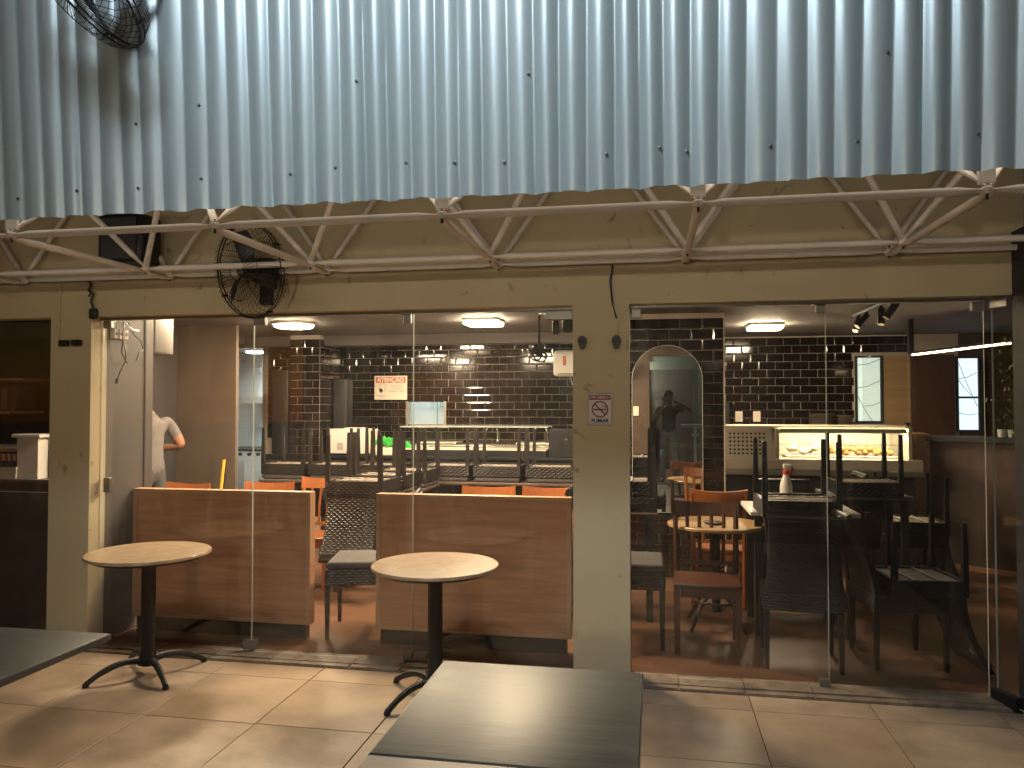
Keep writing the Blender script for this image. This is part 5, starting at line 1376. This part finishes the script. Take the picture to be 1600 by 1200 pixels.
def person(label, base, rz, J, sleeve, mats, hair_m, belt=0.92, lift=1.0):
    """J overrides joints; local frame: facing +Y, right hand = +X; z up from the floor"""
    j = {'pelvis': (0, 0, .95), 'waist': (0, .0, 1.08), 'chest': (0, .01, 1.28), 'neck0': (0, -.01, 1.46), 'neck1': (0, .01, 1.54), 'head': (0, .03, 1.64), 'crown': (0, .02, 1.73),
         'hipR': (.095, 0, .90), 'kneeR': (.11, .02, .50), 'ankR': (.115, -.01, .09), 'toeR': (.13, .15, .04),
         'hipL': (-.095, 0, .90), 'kneeL': (-.11, .02, .50), 'ankL': (-.115, -.01, .09), 'toeL': (-.13, .15, .04),
         'shR': (.175, -.01, 1.42), 'elR': (.25, -.02, 1.14), 'wrR': (.27, .12, .92), 'paR': (.27, .16, .85),
         'shL': (-.175, -.01, 1.42), 'elL': (-.25, -.02, 1.14), 'wrL': (-.27, .12, .92), 'paL': (-.27, .16, .85)}
    j.update(J)
    bones = [('pelvis', 'waist'), ('waist', 'chest'), ('chest', 'neck0'), ('neck0', 'neck1'), ('neck1', 'head'), ('head', 'crown')]
    for s in 'RL': bones += [('pelvis', 'hip' + s), ('hip' + s, 'knee' + s), ('knee' + s, 'ank' + s), ('ank' + s, 'toe' + s), ('chest', 'sh' + s), ('sh' + s, 'el' + s), ('el' + s, 'wr' + s), ('wr' + s, 'pa' + s)]
    rad = {'pelvis': (.155, .115), 'waist': (.145, .11), 'chest': (.165, .12), 'neck0': .075, 'neck1': .058, 'head': (.085, .105), 'crown': (.062, .075)}
    for s in 'RL': rad.update({'hip' + s: .092, 'knee' + s: .066, 'ank' + s: .05, 'toe' + s: .042, 'sh' + s: .072, 'el' + s: .047, 'wr' + s: .030, 'pa' + s: (.034, .022)})
    # fingers: four and a thumb per hand, from the palm
    for s in 'RL':
        pa = Vector(j['pa' + s]); wr = Vector(j['wr' + s]); d = (pa - wr).normalized(); a, u, v = basis(d)
        for k in range(4):
            o_ = (k - 1.5) * .019; L = (.070, .080, .076, .060)[k]
            n0, n1 = 'f%s%da' % (s, k), 'f%s%db' % (s, k)
            j[n0] = tuple(pa + d * .045 + u * o_); j[n1] = tuple(pa + d * (.045 + L * .75) + u * o_ * 1.05 + v * .03)
            bones += [('pa' + s, n0), (n0, n1)]; rad[n0] = .0095; rad[n1] = .0075
        n0, n1 = 't%sa' % s, 't%sb' % s
        j[n0] = tuple(pa - d * .01 + u * .045); j[n1] = tuple(pa + d * .03 + u * .062 + v * .01)
        bones += [('pa' + s, n0), (n0, n1)]; rad[n0] = .012; rad[n1] = .009
    t = empty('person', base, rz); tag(t, label, 'person')
    segs = [(Vector(j[a]), Vector(j[b_]), a, b_) for a, b_ in bones]
    def zone(p):
        best = min(segs, key=lambda q: dist(p, q[0], q[1])); a, b_ = best[2], best[3]
        if b_[:2] in ('sh',): return 0
        if a[:2] == 'sh':
            L = (best[1] - best[0]).length; tt = (p - best[0]).dot(best[1] - best[0]) / (L * L)
            return 0 if tt < sleeve else 2
        if a[:2] in ('el', 'wr', 'pa') or a[0] in 'f' or (a[0] == 't' and len(a) == 3): return 2
        if b_ in ('neck1', 'head', 'crown'): return 2
        if b_[:3] == 'toe': return 3
        if a[:3] in ('hip', 'kne') or b_[:3] == 'hip': return 1
        return 0 if p.z > belt else 1
    def dist(p, a, b_):
        ab = b_ - a; tt = max(0, min(1, (p - a).dot(ab) / max(1e-9, ab.length_squared))); return (a + ab * tt - p).length
    body = skin_mesh('body', j, bones, rad, 'pelvis', zone, mats); body.parent = t
    # face and hair on the head
    h = Vector(j['head'])
    def part(b, n, m):
        o = b.build(n, m, None, True); o.parent = t; return o
    hb_ = MB(); N = 20; vs = []; fs = []
    for i in range(8):
        ph = R(8 + i * 12.5)
        for k in range(N):
            a = 2 * math.pi * k / N
            front = max(0, math.sin(a)); lim = ph * (1 - .38 * front ** 2)
            vs.append(h + Vector((.090 * math.sin(lim) * math.cos(a), -.004 + .108 * math.sin(lim) * math.sin(a), .018 + .112 * math.cos(lim))))
    for i in range(7):
        for k in range(N): fs.append((i * N + k, i * N + (k + 1) % N, (i + 1) * N + (k + 1) % N, (i + 1) * N + k))
    fs.append(tuple(range(N))); hb_.add(vs, fs); part(hb_, 'hair', hair_m)
    part(MB().tube([h + Vector((0, .095, .01)), h + Vector((0, .118, -.035)), h + Vector((0, .098, -.045))], [.008, .016, .010], 6), 'nose', mats[2])
    part(MB().tube([h + Vector((-.026, .088, -.068)), h + Vector((0, .098, -.07)), h + Vector((.026, .088, -.068))], .006, 6), 'mouth', m_signred)
    for s in (-1, 1):
        part(MB().lathe([(.003, -.010), (.010, -.006), (.0115, 0), (.010, .006), (.003, .010)], h + Vector((s * .032, .086, -.002)), 10, (0, 1, 0)), 'eye', m_ink)
        part(MB().lathe([(.006, -.012), (.026, -.006), (.030, .004), (.012, .010)], h + Vector((s * .090, 0, -.012)), 12, (s, 0, 0)), 'ear', mats[2])
    return t
m_shoe = m_blackplas
person('man in a light grey short-sleeved shirt, partly hidden by the grey partition', (-4.68, 6.55, 0), R(78),
       {'elL': (-.27, -.20, 1.21), 'wrL': (-.23, .08, 1.17), 'paL': (-.20, .15, 1.18), 'elR': (.27, -.12, 1.20), 'wrR': (.22, .14, 1.17), 'paR': (.19, .21, 1.18),
        'shR': (.19, .0, 1.45), 'shL': (-.19, -.01, 1.45), 'chest': (0, .0, 1.30), 'neck0': (0, .02, 1.48), 'neck1': (0, .09, 1.56), 'head': (0, .16, 1.65), 'crown': (0, .18, 1.74)},
       .62, [m_shirt, m_trouser, m_skin, m_shoe], m_hair, belt=.86)
ph = person('man in dark t-shirt and jeans holding a phone, reflected in the arched mirror', (0.03, -.42, 0), 0,
       {'elR': (.42, .10, 1.36), 'wrR': (.17, .33, 1.52), 'paR': (.09, .37, 1.57), 'elL': (-.27, .14, 1.16), 'wrL': (-.13, .34, 1.42), 'paL': (-.09, .37, 1.50)},
       .50, [m_tshirt, m_jeans, m_skind, m_shoe], m_hair, belt=.93)
phn = empty('phone', (0.0, -.055, 1.6)); tag(phn, 'dark phone held up by the man in the mirror', 'phone')
MB().bev(-.085, .075, -.060, -.051, 1.565, 1.642, .004).build('body', m_blackplas, phn, smooth=True)
MB().cyl((-.058, -.0505, 1.62), (-.058, -.0485, 1.62), .009, n=16).build('lens', m_chrome, phn)
ws = MB().tube([(-.10, -.09, 1.48), (-.105, -.16, 1.40), (-.10, -.2, 1.33)], [.012, .016, .014], 6).build('wrist_strap', m_whiteplas, None, loc=(-.1, -.1, 1.33)); tag(ws, 'pale strap hanging below the phone in the mirror', 'strap')
